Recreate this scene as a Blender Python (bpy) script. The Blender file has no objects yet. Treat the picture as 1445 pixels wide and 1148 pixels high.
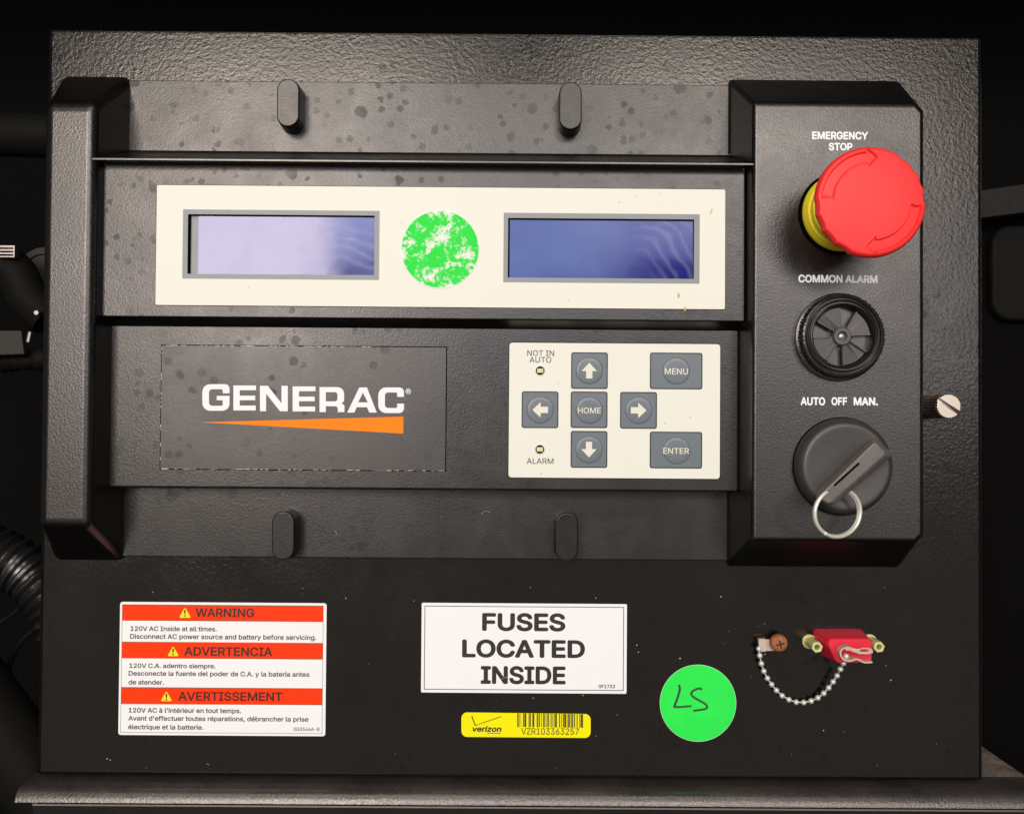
import bpy, bmesh, math, random
import numpy as np
from mathutils import Matrix, Vector
from mathutils.geometry import delaunay_2d_cdt

scene = bpy.context.scene
COL = scene.collection
rnd = random.Random(7)
PI = math.pi

# ---------------------------------------------------------------- camera, world, light
MM = 0.001
DIST = 360.0                     # camera to steel face, mm
FOC = 1333.0                     # focal length in photo pixels (photo is 1445 wide)
CX, CY = 722.5, 574.0
RIGHT = Vector((0.99996886, -0.0074126, -0.00270879))     # camera axes as (right, down, forward) of the panel
DOWN = Vector((0.00745723, 0.99983014, 0.01685492))
FWD = Vector((0.00258339, -0.01687459, 0.99985428))


def w3(v):
    return Vector((v.x, v.z, -v.y))


cam_data = bpy.data.cameras.new('camera')
cam = bpy.data.objects.new('camera', cam_data)
COL.objects.link(cam)
r_, u_, b_ = w3(RIGHT), -w3(DOWN), -w3(FWD)
cam.matrix_world = Matrix(((r_.x, u_.x, b_.x, 0), (r_.y, u_.y, b_.y, -DIST * MM), (r_.z, u_.z, b_.z, 0), (0, 0, 0, 1)))
cam_data.sensor_width = 36
cam_data.lens = 36 * FOC / 1445
cam_data.clip_start = 0.02
cam_data.clip_end = 50
scene.camera = cam

world = bpy.data.worlds.new('World')
scene.world = world
world.use_nodes = True
world.node_tree.nodes['Background'].inputs[0].default_value = (1.0, 0.95, 0.9, 1)
world.node_tree.nodes['Background'].inputs[1].default_value = 0.07


def area(name, x0, x1, z0, z1, y, radiance, col):
    L = bpy.data.lights.new(name, 'AREA')
    L.shape = 'RECTANGLE'
    L.size, L.size_y = x1 - x0, z1 - z0
    L.energy = radiance * PI * L.size * L.size_y
    L.color = col
    o = bpy.data.objects.new(name, L)
    o.location = ((x0 + x1) / 2, y, (z0 + z1) / 2)
    o.rotation_euler = (PI / 2, 0, 0)        # shines towards +Y, onto the panel
    COL.objects.link(o)
    return o


# the open side of the enclosure behind the photographer: two bright gaps either side of him and a dimmer one
WARM = (1.0, 0.945, 0.875)
area('opening_light', -0.95, -0.14, 0.56, 0.89, -2.0, 14.5, WARM)
area('opening_light', 0.17, 0.55, 0.56, 0.89, -2.0, 14.0, WARM)
area('opening_light', 0.55, 1.06, 0.56, 0.87, -2.0, 9.0, WARM)
area('opening_light', -0.95, -0.44, 0.04, 0.56, -2.0, 13.0, (1.0, 0.95, 0.94))
area('opening_light', -0.44, -0.06, 0.40, 0.56, -2.0, 7.0, (0.50, 0.64, 1.0))
area('opening_light', -0.06, 0.27, 0.33, 0.56, -2.0, 5.6, (0.50, 0.70, 1.0))
area('opening_light', 0.27, 0.70, 0.41, 0.56, -2.0, 4.6, (0.60, 0.68, 1.0))

area('opening_light', 0.74, 1.25, 0.05, 0.55, -2.0, 4.2, (0.96, 0.95, 1.0))
# added low fill behind the camera, lifting the lower labels
area('front_fill', -1.6, 1.6, -1.6, 0.0, -2.1, 0.34, (1.0, 0.95, 0.88))
# one long tube lamp under the roof edge, in front of and above the panel
tube_lamp = area('tube_lamp', -0.75, 0.55, -0.025, 0.025, 0, 20.0, WARM)
tube_lamp.location = (-0.1, -1.15, 1.20)
tube_lamp.rotation_euler = (PI / 2 - math.radians(44), 0, 0)

scene.view_settings.view_transform = 'Standard'
scene.view_settings.look = 'None'
scene.view_settings.exposure = 0.26
scene.view_settings.gamma = 1.0
scene.cycles.use_denoising = True
scene.cycles.max_bounces = 6


# ---------------------------------------------------------------- measuring helpers
def at(px, py, h):
    """photo pixel -> (x, z) in mm on the plane h mm in front of the steel face"""
    a, b = (px - CX) / FOC, (py - CY) / FOC
    v = RIGHT * a + DOWN * b + FWD
    return (v.x / v.z * (DIST - h), -v.y / v.z * (DIST - h))


def rect(x0, y0, x1, y1, h):
    xm, ym = (x0 + x1) / 2, (y0 + y1) / 2
    return (at(x0, ym, h)[0], at(xm, y1, h)[1], at(x1, ym, h)[0], at(xm, y0, h)[1])   # xl, zb, xr, zt


def crop(ox, oy, s):
    return lambda x, y: (ox + x / s, oy + y / s)


def P(x, z, h):
    return (x * MM, -h * MM, z * MM)


# ---------------------------------------------------------------- materials
def new_mat(name):
    m = bpy.data.materials.new(name)
    m.use_nodes = True
    nt = m.node_tree
    return m, nt, nt.nodes['Principled BSDF']


def lk(nt, a, b):
    nt.links.new(a, b)


def nd(nt, typ, **kw):
    n = nt.nodes.new(typ)
    for k, v in kw.items():
        setattr(n, k, v)
    return n


def math_n(nt, op, a, b=None, clamp=False):
    n = nd(nt, 'ShaderNodeMath', operation=op, use_clamp=clamp)
    for i, v in enumerate((a, b)):
        if v is None:
            continue
        if isinstance(v, (int, float)):
            n.inputs[i].default_value = v
        else:
            lk(nt, v, n.inputs[i])
    return n.outputs[0]


def mix_c(nt, fac, a, b):
    n = nd(nt, 'ShaderNodeMix', data_type='RGBA')
    if isinstance(fac, (int, float)):
        n.inputs[0].default_value = fac
    else:
        lk(nt, fac, n.inputs[0])
    for i, v in ((6, a), (7, b)):
        if isinstance(v, (tuple, list)):
            n.inputs[i].default_value = (*v[:3], 1)
        else:
            lk(nt, v, n.inputs[i])
    return n.outputs[2]


def noise(nt, co, scale, detail=3, rough=0.55, dist=0.0):
    n = nd(nt, 'ShaderNodeTexNoise')
    n.inputs['Scale'].default_value = scale
    n.inputs['Detail'].default_value = detail
    n.inputs['Roughness'].default_value = rough
    n.inputs['Distortion'].default_value = dist
    lk(nt, co, n.inputs['Vector'])
    return n.outputs['Fac']


def ramp(nt, v, a, b):
    n = nd(nt, 'ShaderNodeMapRange')
    n.clamp = True
    n.inputs[1].default_value = a
    n.inputs[2].default_value = b
    lk(nt, v, n.inputs[0])
    return n.outputs[0]


def coords(nt):
    return nd(nt, 'ShaderNodeTexCoord').outputs['Object']


def bump(nt, bsdf, height, strength, dist):
    n = nd(nt, 'ShaderNodeBump')
    n.inputs['Strength'].default_value = strength
    n.inputs['Distance'].default_value = dist
    lk(nt, height, n.inputs['Height'])
    lk(nt, n.outputs[0], bsdf.inputs['Normal'])


def specks(nt, co, scale, size, share, wobble=0.35, soft=0.045):
    """small random dots: 1 where a dot lies"""
    v = nd(nt, 'ShaderNodeTexVoronoi')
    v.inputs['Scale'].default_value = scale
    wob = nd(nt, 'ShaderNodeTexNoise')
    wob.inputs['Scale'].default_value = scale * 2.2
    wob.inputs['Detail'].default_value = 2
    lk(nt, co, wob.inputs['Vector'])
    s = nd(nt, 'ShaderNodeVectorMath', operation='SCALE')
    lk(nt, wob.outputs['Color'], s.inputs[0])
    s.inputs['Scale'].default_value = wobble / scale
    ad = nd(nt, 'ShaderNodeVectorMath', operation='ADD')
    lk(nt, co, ad.inputs[0])
    lk(nt, s.outputs[0], ad.inputs[1])
    lk(nt, ad.outputs[0], v.inputs['Vector'])
    sep = nd(nt, 'ShaderNodeSeparateColor')
    lk(nt, v.outputs['Color'], sep.inputs[0])
    keep = math_n(nt, 'LESS_THAN', sep.outputs[0], share)
    rad = math_n(nt, 'MULTIPLY', math_n(nt, 'ADD', math_n(nt, 'MULTIPLY', sep.outputs[1], 0.75), 0.25), size)
    d = math_n(nt, 'SUBTRACT', rad, v.outputs['Distance'])
    edge = ramp(nt, d, -0.015, soft)
    return math_n(nt, 'MULTIPLY', edge, keep)


def painted(name, base, dust, dust_amt, rough, grain, strength, dist, stains=True, second=None, stain_share=0.3, spec=0.75):
    """moulded or powder coated black: grain relief, a film of dust, water marks where the film is washed off"""
    m, nt, b = new_mat(name)
    co = coords(nt)
    film = ramp(nt, noise(nt, co, 45, 6, 0.68, 0.5), 0.32, 0.68)
    fine = ramp(nt, noise(nt, co, 900, 2, 0.6), 0.3, 0.7)
    f = math_n(nt, 'MULTIPLY', math_n(nt, 'ADD', math_n(nt, 'MULTIPLY', film, 0.6), 0.4), math_n(nt, 'ADD', math_n(nt, 'MULTIPLY', fine, 0.4), 0.6))
    b.inputs['Specular IOR Level'].default_value = spec
    b.inputs['Specular Tint'].default_value = (1.0, 0.915, 0.84, 1)
    rough_v = math_n(nt, 'ADD', math_n(nt, 'MULTIPLY', film, 0.09), rough - 0.045)
    if stains:
        s1 = specks(nt, co, 125, 0.34, stain_share * 1.1, 0.42, 0.07)
        s2 = specks(nt, co, 240, 0.44, stain_share * 1.7, 0.42, 0.06)
        st = math_n(nt, 'MAXIMUM', s1, math_n(nt, 'MULTIPLY', s2, 0.8))
        st = math_n(nt, 'MULTIPLY', st, ramp(nt, noise(nt, co, 30, 2), 0.35, 0.65))
        f = math_n(nt, 'MULTIPLY', f, math_n(nt, 'SUBTRACT', 1.0, math_n(nt, 'MULTIPLY', st, 0.65)))
        rough_v = math_n(nt, 'ADD', rough_v, math_n(nt, 'MULTIPLY', st, 0.10))
        sp = math_n(nt, 'SUBTRACT', spec, math_n(nt, 'MULTIPLY', st, spec * 0.30))
        lk(nt, sp, b.inputs['Specular IOR Level'])
    c = mix_c(nt, math_n(nt, 'MULTIPLY', f, dust_amt), base, dust)
    lint = specks(nt, co, 420, 0.09, 0.03)
    c = mix_c(nt, math_n(nt, 'MULTIPLY', lint, 0.35), c, (0.45, 0.40, 0.34))
    lk(nt, c, b.inputs['Base Color'])
    lk(nt, rough_v, b.inputs['Roughness'])
    g = noise(nt, co, grain, 3, 0.5, 0.4)
    if second:
        g = math_n(nt, 'ADD', g, math_n(nt, 'MULTIPLY', noise(nt, co, second[0], 2, 0.5, 0.8), second[1]))
    bump(nt, b, g, strength, dist)
    return m


def plain(name, base, rough=0.5, metal=0.0, vary=0.0, vscale=200, bump_s=0.0, bump_scale=600, bump_d=0.0001, spec=0.5, dirt=None):
    m, nt, b = new_mat(name)
    co = coords(nt)
    b.inputs['Roughness'].default_value = rough
    b.inputs['Metallic'].default_value = metal
    b.inputs['Specular IOR Level'].default_value = spec
    b.inputs['Specular Tint'].default_value = (1.0, 0.915, 0.84, 1)
    if vary or dirt:
        n = noise(nt, co, vscale, 4, 0.6)
        c = mix_c(nt, n, tuple(max(0, v * (1 - vary)) for v in base), tuple(min(1, v * (1 + vary)) for v in base))
        if dirt:
            dc, scale, size, share = dirt
            c = mix_c(nt, math_n(nt, 'MULTIPLY', specks(nt, co, scale, size, share), 0.75), c, dc)
        lk(nt, c, b.inputs['Base Color'])
        lk(nt, math_n(nt, 'ADD', math_n(nt, 'MULTIPLY', n, 0.12), rough - 0.06), b.inputs['Roughness'])
    else:
        b.inputs['Base Color'].default_value = (*base, 1)
    if bump_s:
        bump(nt, b, noise(nt, co, bump_scale, 3, 0.5), bump_s, bump_d)
    return m


DUST = (0.20, 0.175, 0.155)
M = {}
M['plastic'] = painted('black_moulded_plastic', (0.0016, 0.0015, 0.0013), DUST, 0.045, 0.31, 1400, 0.55, 0.00010, spec=0.66)
M['peg'] = painted('black_peg_plastic', (0.0014, 0.0013, 0.0012), DUST, 0.02, 0.30, 1350, 0.5, 0.00008, stains=False, spec=0.52)
M['plastic_clean'] = painted('black_plastic', (0.0014, 0.0013, 0.0012), DUST, 0.010, 0.31, 1350, 0.55, 0.00012, stains=False, spec=0.86)
M['steel'] = painted('black_powder_coat', (0.0016, 0.0014, 0.0012), DUST, 0.014, 0.18, 640, 0.5, 0.00017, second=(1500, 0.4), stain_share=0.25, spec=0.44)
M['nameplate'] = painted('black_printed_film', (0.004, 0.0036, 0.0032), DUST, 0.05, 0.37, 1400, 0.30, 0.0001, stain_share=0.18)
M['knob'] = painted('dark_grey_plastic', (0.022, 0.021, 0.020), DUST, 0.13, 0.42, 700, 0.22, 0.00012, stains=False)
M['lever'] = painted('worn_grey_plastic', (0.075, 0.067, 0.060), (0.30, 0.26, 0.22), 0.35, 0.33, 700, 0.2, 0.00012, stains=False)
M['gloss_black'] = plain('glossy_black_plastic', (0.010, 0.010, 0.010), 0.28, vary=0.2, vscale=300, spec=0.8)
M['grille'] = plain('dusty_black_plastic', (0.068, 0.063, 0.058), 0.38, vary=0.45, vscale=220, bump_s=0.15)
M['alarm_ring'] = plain('ring_black_plastic', (0.010, 0.0095, 0.009), 0.30, vary=0.3, vscale=300, spec=0.8)
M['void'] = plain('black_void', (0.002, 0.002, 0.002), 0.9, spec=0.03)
M['rail'] = painted('black_painted_rail', (0.014, 0.0125, 0.012), (0.34, 0.28, 0.25), 0.20, 0.29, 1300, 0.6, 0.00020, stains=False, spec=1.0)
M['shelf'] = painted('dusty_black_shelf', (0.02, 0.018, 0.017), (0.46, 0.37, 0.30), 0.8, 0.5, 500, 0.6, 0.0003, stain_share=0.7, second=(90, 1.0))
M['cream'] = plain('cream_printed_film', (0.84, 0.81, 0.69), 0.5, vary=0.02, vscale=40, spec=0.2, dirt=((0.38, 0.30, 0.20), 330, 0.12, 0.10))
M['cream_ink'] = plain('cream_ink', (0.80, 0.755, 0.625), 0.5, spec=0.3)
M['grey_ink'] = plain('grey_frame_ink', (0.255, 0.27, 0.27), 0.45, vary=0.03)
M['key_grey'] = plain('slate_grey_film', (0.150, 0.174, 0.188), 0.32, vary=0.05, vscale=400, bump_s=0.1, bump_scale=2200, bump_d=0.00005)
M['key_line'] = plain('dark_key_outline', (0.020, 0.016, 0.028), 0.5)
M['label_ink'] = plain('grey_violet_ink', (0.075, 0.065, 0.085), 0.5)
M['white_ink'] = plain('white_ink', (0.93, 0.92, 0.93), 0.5, vary=0.05, vscale=1500)
M['logo_white'] = plain('white_logo_ink', (0.85, 0.84, 0.84), 0.45, vary=0.03, vscale=900, dirt=((0.15, 0.13, 0.12), 500, 0.12, 0.10))
M['orange'] = plain('orange_ink', (0.95, 0.235, 0.004), 0.5, vary=0.03, spec=0.15)
M['paper'] = plain('white_vinyl', (0.93, 0.905, 0.87), 0.5, vary=0.02, vscale=60, spec=0.2, dirt=((0.45, 0.38, 0.32), 260, 0.10, 0.06))
M['red_band'] = plain('orange_red_ink', (0.95, 0.045, 0.002), 0.5, vary=0.03, spec=0.15)
M['black_ink'] = plain('black_ink', (0.016, 0.013, 0.014), 0.5)
M['soft_ink'] = plain('small_print_ink', (0.060, 0.040, 0.052), 0.5)
M['maroon_ink'] = plain('black_ink_on_red', (0.035, 0.006, 0.008), 0.5)
M['yellow_ink'] = plain('yellow_ink', (0.90, 0.78, 0.010), 0.45)
M['tag_yellow'] = plain('yellow_vinyl', (0.95, 0.86, 0.002), 0.5, vary=0.03, vscale=90, spec=0.15)
M['brown_ink'] = plain('brown_black_ink', (0.075, 0.045, 0.015), 0.5, vary=0.3, vscale=900)
M['green'] = plain('green_paper', (0.028, 0.86, 0.085), 0.55, vary=0.15, vscale=90, spec=0.2, bump_s=0.35, bump_scale=120, bump_d=0.0003, dirt=((0.01, 0.55, 0.05), 240, 0.2, 0.15))
M['marker'] = plain('marker_ink', (0.030, 0.075, 0.035), 0.4, vary=0.5, vscale=500)
M['red'] = plain('red_plastic', (0.95, 0.030, 0.030), 0.40, spec=0.35, vary=0.03, vscale=60)
M['red_cap'] = plain('red_soft_vinyl', (0.80, 0.018, 0.045), 0.38, vary=0.05, vscale=200)
M['yellow'] = plain('yellow_plastic', (0.95, 0.76, 0.03), 0.45, vary=0.05, spec=0.3)
M['nickel'] = plain('nickel_plate', (0.60, 0.50, 0.41), 0.36, metal=0.75, vary=0.12, vscale=900)
M['nickel_side'] = plain('dull_nickel_plate', (0.36, 0.31, 0.27), 0.42, metal=1.0, vary=0.25, vscale=700)
M['ring'] = plain('bright_steel_wire', (0.84, 0.80, 0.68), 0.33, metal=0.4, vary=0.1, vscale=500)
M['bead'] = plain('silver_bead_plate', (0.78, 0.72, 0.66), 0.34, metal=0.4, vary=0.12, vscale=1500)
M['clip'] = plain('tin_plate', (0.64, 0.49, 0.40), 0.40, metal=0.3, vary=0.2, vscale=500)
M['rust'] = plain('rusty_steel', (0.36, 0.125, 0.045), 0.65, vary=0.75, vscale=700, bump_s=0.6, bump_scale=900, bump_d=0.0003)
M['rust_dark'] = plain('dark_rust', (0.05, 0.018, 0.008), 0.8)
M['zinc'] = plain('yellow_zinc_plate', (0.68, 0.66, 0.28), 0.38, metal=0.3, vary=0.2, vscale=800)
M['chip'] = plain('gold_lamp_chip', (0.90, 0.66, 0.36), 0.35, vary=0.5, vscale=1600)
M['lamp_rim'] = plain('clear_lamp_window', (0.80, 0.77, 0.70), 0.25)
M['rubber'] = plain('black_rubber', (0.0075, 0.007, 0.006), 0.6, spec=0.07, vary=0.3, vscale=60)
M['canister'] = plain('dim_grey_paint', (0.026, 0.024, 0.020), 0.55, vary=0.3, vscale=80, spec=0.3)
M['web'] = plain('dark_web_paint', (0.0020, 0.0018, 0.0018), 0.8, spec=0.06)
M['bracket'] = painted('dark_bracket_paint', (0.006, 0.0055, 0.005), DUST, 0.03, 0.55, 420, 0.5, 0.0003, stains=False, spec=0.2)
M['wall'] = plain('dark_enclosure_wall', (0.003, 0.003, 0.003), 0.9, spec=0.1, vary=0.3, vscale=12)
M['amber'] = plain('amber_residue', (0.55, 0.36, 0.12), 0.4, vary=0.4, vscale=1200)
M['debris'] = plain('pale_dust_grains', (0.55, 0.48, 0.40), 0.8, vary=0.4, vscale=400)


def lcd_material():
    m, nt, b = new_mat('blue_lcd_glass')
    co = coords(nt)
    b.inputs['Specular Tint'].default_value = (0.97, 0.93, 1.0, 1)
    sx = nd(nt, 'ShaderNodeSeparateXYZ')
    lk(nt, co, sx.inputs[0])
    line = math_n(nt, 'LESS_THAN', math_n(nt, 'FRACT', math_n(nt, 'MULTIPLY', sx.outputs[2], 1 / 0.0056)), 0.07)
    col = math_n(nt, 'LESS_THAN', math_n(nt, 'FRACT', math_n(nt, 'MULTIPLY', sx.outputs[0], 1 / 0.0036)), 0.08)
    g = math_n(nt, 'MULTIPLY', math_n(nt, 'MAXIMUM', line, col), 0.6)
    c = mix_c(nt, g, (0.014, 0.016, 0.18), (0.010, 0.010, 0.12))
    # streaked reflections painted into the colour as pale arcs round two points
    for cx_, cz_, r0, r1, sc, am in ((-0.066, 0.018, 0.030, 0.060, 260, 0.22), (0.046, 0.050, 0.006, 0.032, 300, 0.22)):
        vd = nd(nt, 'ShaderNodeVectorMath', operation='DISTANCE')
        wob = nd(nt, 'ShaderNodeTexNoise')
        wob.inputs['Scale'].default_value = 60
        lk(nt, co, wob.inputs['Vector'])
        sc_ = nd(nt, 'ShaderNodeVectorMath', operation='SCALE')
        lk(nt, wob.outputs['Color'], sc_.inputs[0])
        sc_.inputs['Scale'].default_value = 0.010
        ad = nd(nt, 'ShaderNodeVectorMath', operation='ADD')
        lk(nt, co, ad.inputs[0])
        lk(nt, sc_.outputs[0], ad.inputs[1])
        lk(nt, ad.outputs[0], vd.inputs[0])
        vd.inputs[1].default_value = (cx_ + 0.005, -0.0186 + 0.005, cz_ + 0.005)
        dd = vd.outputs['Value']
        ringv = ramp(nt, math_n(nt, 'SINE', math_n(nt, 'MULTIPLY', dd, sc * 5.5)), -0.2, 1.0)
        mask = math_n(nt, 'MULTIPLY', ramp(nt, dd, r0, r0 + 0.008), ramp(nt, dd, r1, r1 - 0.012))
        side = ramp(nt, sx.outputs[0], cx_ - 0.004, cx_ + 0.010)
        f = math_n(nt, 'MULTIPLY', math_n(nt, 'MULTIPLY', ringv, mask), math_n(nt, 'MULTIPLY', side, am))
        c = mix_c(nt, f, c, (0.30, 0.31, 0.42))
    dots = specks(nt, co, 210, 0.07, 0.10)
    c = mix_c(nt, math_n(nt, 'MULTIPLY', dots, 0.7), c, (0.5, 0.5, 0.55))
    lk(nt, c, b.inputs['Base Color'])
    b.inputs['IOR'].default_value = 1.52
    smear = ramp(nt, noise(nt, co, 45, 4, 0.6, 1.5), 0.35, 0.7)
    lk(nt, math_n(nt, 'ADD', math_n(nt, 'MULTIPLY', smear, 0.10), 0.06), b.inputs['Roughness'])
    return m


def worn_green():
    m, nt, b = new_mat('worn_green_print')
    co = coords(nt)
    n1 = noise(nt, co, 190, 6, 0.68, 0.6)
    n2 = noise(nt, co, 900, 3, 0.6, 0.3)
    v = math_n(nt, 'ADD', math_n(nt, 'MULTIPLY', n1, 0.78), math_n(nt, 'MULTIPLY', n2, 0.24))
    f = ramp(nt, v, 0.505, 0.59)
    g = mix_c(nt, n2, (0.02, 0.66, 0.045), (0.035, 0.80, 0.07))
    lk(nt, mix_c(nt, f, g, (0.86, 0.84, 0.74)), b.inputs['Base Color'])
    b.inputs['Roughness'].default_value = 0.6
    b.inputs['Specular IOR Level'].default_value = 0.2
    bump(nt, b, f, 0.3, 0.0001)
    return m


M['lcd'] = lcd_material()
M['worn_green'] = worn_green()


# ---------------------------------------------------------------- object helpers
def thing(name, label, cat, x, z, h, group=None):
    o = bpy.data.objects.new(name, None)
    o.empty_display_size = 0.01
    o.location = P(x, z, h)
    o['label'] = label
    o['category'] = cat
    if group:
        o['group'] = group
    COL.objects.link(o)
    return o


def world_loc(o):
    v = Vector(o.location)
    p = o.parent
    while p:
        v = v + Vector((0, 0, 0))
        p = p.parent
    return v


def add(name, me, mat, parent=None, label=None, smooth=True):
    """link a mesh whose coordinates are already in place"""
    o = bpy.data.objects.new(name, me)
    if mat is not None:
        me.materials.clear()
        me.materials.append(mat)
    if smooth:
        for p in me.polygons:
            p.use_smooth = True
        me.set_sharp_from_angle(angle=math.radians(42))
    COL.objects.link(o)
    if parent is not None:
        o.parent = parent
        if parent.type == 'EMPTY':
            o.matrix_parent_inverse = Matrix.Translation(-Vector(parent.location))
        elif parent.get('_off') is None:
            pass
    if label:
        o['label'] = label
    return o


def bevel(o, width, seg=3, angle=30):
    if 'sharp_edge' in o.data.attributes:
        o.data.attributes.remove(o.data.attributes['sharp_edge'])
    b = o.modifiers.new('bevel', 'BEVEL')
    b.width = width * MM
    b.segments = seg
    b.limit_method = 'ANGLE'
    b.angle_limit = math.radians(angle)
    b.harden_normals = True
    return o


def from_bm(bm, name):
    bmesh.ops.recalc_face_normals(bm, faces=bm.faces)
    me = bpy.data.meshes.new(name)
    bm.to_mesh(me)
    bm.free()
    return me


ROT = Matrix(((1, 0, 0, 0), (0, 0, -1, 0), (0, 1, 0, 0), (0, 0, 0, 1)))


def curve_mesh(cu, hmid, x=0, z=0):
    o = bpy.data.objects.new('tmp', cu)
    COL.objects.link(o)
    dg = bpy.context.evaluated_depsgraph_get()
    me = bpy.data.meshes.new_from_object(o.evaluated_get(dg))
    bpy.data.objects.remove(o)
    bpy.data.curves.remove(cu)
    me.transform(Matrix.Translation(P(x, z, hmid)) @ ROT)
    return me


def plate(loops, h0, h1, bev=0.0, name='sheet'):
    """flat outline (outer loop, then holes) in mm, from height h0 to h1"""
    cu = bpy.data.curves.new(name, 'CURVE')
    cu.dimensions = '2D'
    cu.fill_mode = 'BOTH' if h1 > h0 else 'FRONT'
    cu.resolution_u = 1
    cu.extrude = max(0.0, (h1 - h0) / 2 - bev) * MM
    if bev:
        cu.bevel_depth = bev * MM
        cu.bevel_resolution = 2
        cu.offset = -bev * MM
    for lp in loops:
        s = cu.splines.new('POLY')
        s.points.add(len(lp) - 1)
        for p, (x, z) in zip(s.points, lp):
            p.co = (x * MM, z * MM, 0, 1)
        s.use_cyclic_u = True
    return curve_mesh(cu, (h0 + h1) / 2)


def rrect(x0, z0, x1, z1, r=0.0, n=6):
    if r <= 0:
        return [(x0, z0), (x1, z0), (x1, z1), (x0, z1)]
    out = []
    for cx, cz, a in ((x1 - r, z0 + r, -90), (x1 - r, z1 - r, 0), (x0 + r, z1 - r, 90), (x0 + r, z0 + r, 180)):
        for k in range(n + 1):
            t = math.radians(a + 90 * k / n)
            out.append((cx + r * math.cos(t), cz + r * math.sin(t)))
    return out


def circle(x, z, r, n=64):
    return [(x + r * math.cos(2 * PI * k / n), z + r * math.sin(2 * PI * k / n)) for k in range(n)]


def stadium(x, z, w, hgt, n=14):
    return rrect(x - w / 2, z - hgt / 2, x + w / 2, z + hgt / 2, w / 2 - 1e-4, n)


def fillet(pts, n=5):
    """polygon with optional radius per corner"""
    out = []
    N = len(pts)
    for i, p in enumerate(pts):
        r = p[2] if len(p) > 2 else 0
        c = Vector(p[:2])
        if not r:
            out.append((c.x, c.y))
            continue
        a = Vector(pts[i - 1][:2]) - c
        b = Vector(pts[(i + 1) % N][:2]) - c
        la, lb = a.length, b.length
        a.normalize(); b.normalize()
        half = a.angle(b) / 2
        t = min(r / math.tan(half), la * 0.5, lb * 0.5)
        rr = t * math.tan(half)
        cen = c + (a + b).normalized() * (rr / math.sin(half))
        v0 = c + a * t - cen
        v1 = c + b * t - cen
        a0 = math.atan2(v0.y, v0.x)
        d = math.atan2(v1.y, v1.x) - a0
        while d > PI: d -= 2 * PI
        while d < -PI: d += 2 * PI
        for k in range(n + 1):
            t_ = a0 + d * k / n
            out.append((cen.x + rr * math.cos(t_), cen.y + rr * math.sin(t_)))
    return out


def lathe(x, z, prof, seg=64, rf=None, cap0=False, cap1=True):
    """profile of (radius, height) turned about the axis through (x, z) square to the panel"""
    bm = bmesh.new()
    rings = []
    for r, h in prof:
        if r <= 1e-6:
            rings.append([bm.verts.new(P(x, z, h))])
            continue
        ring = []
        for k in range(seg):
            t = 2 * PI * k / seg
            q = r * (rf(t, r, h) if rf else 1)
            ring.append(bm.verts.new(P(x + q * math.cos(t), z + q * math.sin(t), h)))
        rings.append(ring)
    for a, b in zip(rings, rings[1:]):
        for k in range(seg):
            k2 = (k + 1) % seg
            if len(a) == 1 and len(b) == 1:
                break
            if len(a) == 1:
                bm.faces.new((a[0], b[k], b[k2]))
            elif len(b) == 1:
                bm.faces.new((a[k], a[k2], b[0]))
            else:
                bm.faces.new((a[k], a[k2], b[k2], b[k]))
    if cap0 and len(rings[0]) > 1:
        bm.faces.new(rings[0])
    if cap1 and len(rings[-1]) > 1:
        bm.faces.new(rings[-1])
    return from_bm(bm, 'turned')


def hull_box(base, face, h0, h1):
    """frustum between two rectangles (xl, zb, xr, zt)"""
    bm = bmesh.new()
    v = []
    for (xl, zb, xr, zt), h in ((base, h0), (face, h1)):
        v += [bm.verts.new(P(x, z, h)) for x, z in ((xl, zb), (xr, zb), (xr, zt), (xl, zt))]
    for f in ((0, 1, 2, 3), (4, 5, 6, 7), (0, 1, 5, 4), (1, 2, 6, 5), (2, 3, 7, 6), (3, 0, 4, 7)):
        bm.faces.new([v[i] for i in f])
    return from_bm(bm, 'block')


def loft(loops, closed=True):
    """skin between outlines given as lists of (x, z, h); capped at both ends"""
    bm = bmesh.new()
    rings = [[bm.verts.new(P(*p)) for p in lp] for lp in loops]
    n = len(rings[0])
    for a, b in zip(rings, rings[1:]):
        for k in range(n):
            k2 = (k + 1) % n
            bm.faces.new((a[k], a[k2], b[k2], b[k]))
    if closed:
        bm.faces.new(rings[0])
        bm.faces.new(rings[-1])
    return from_bm(bm, 'loft')


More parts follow.
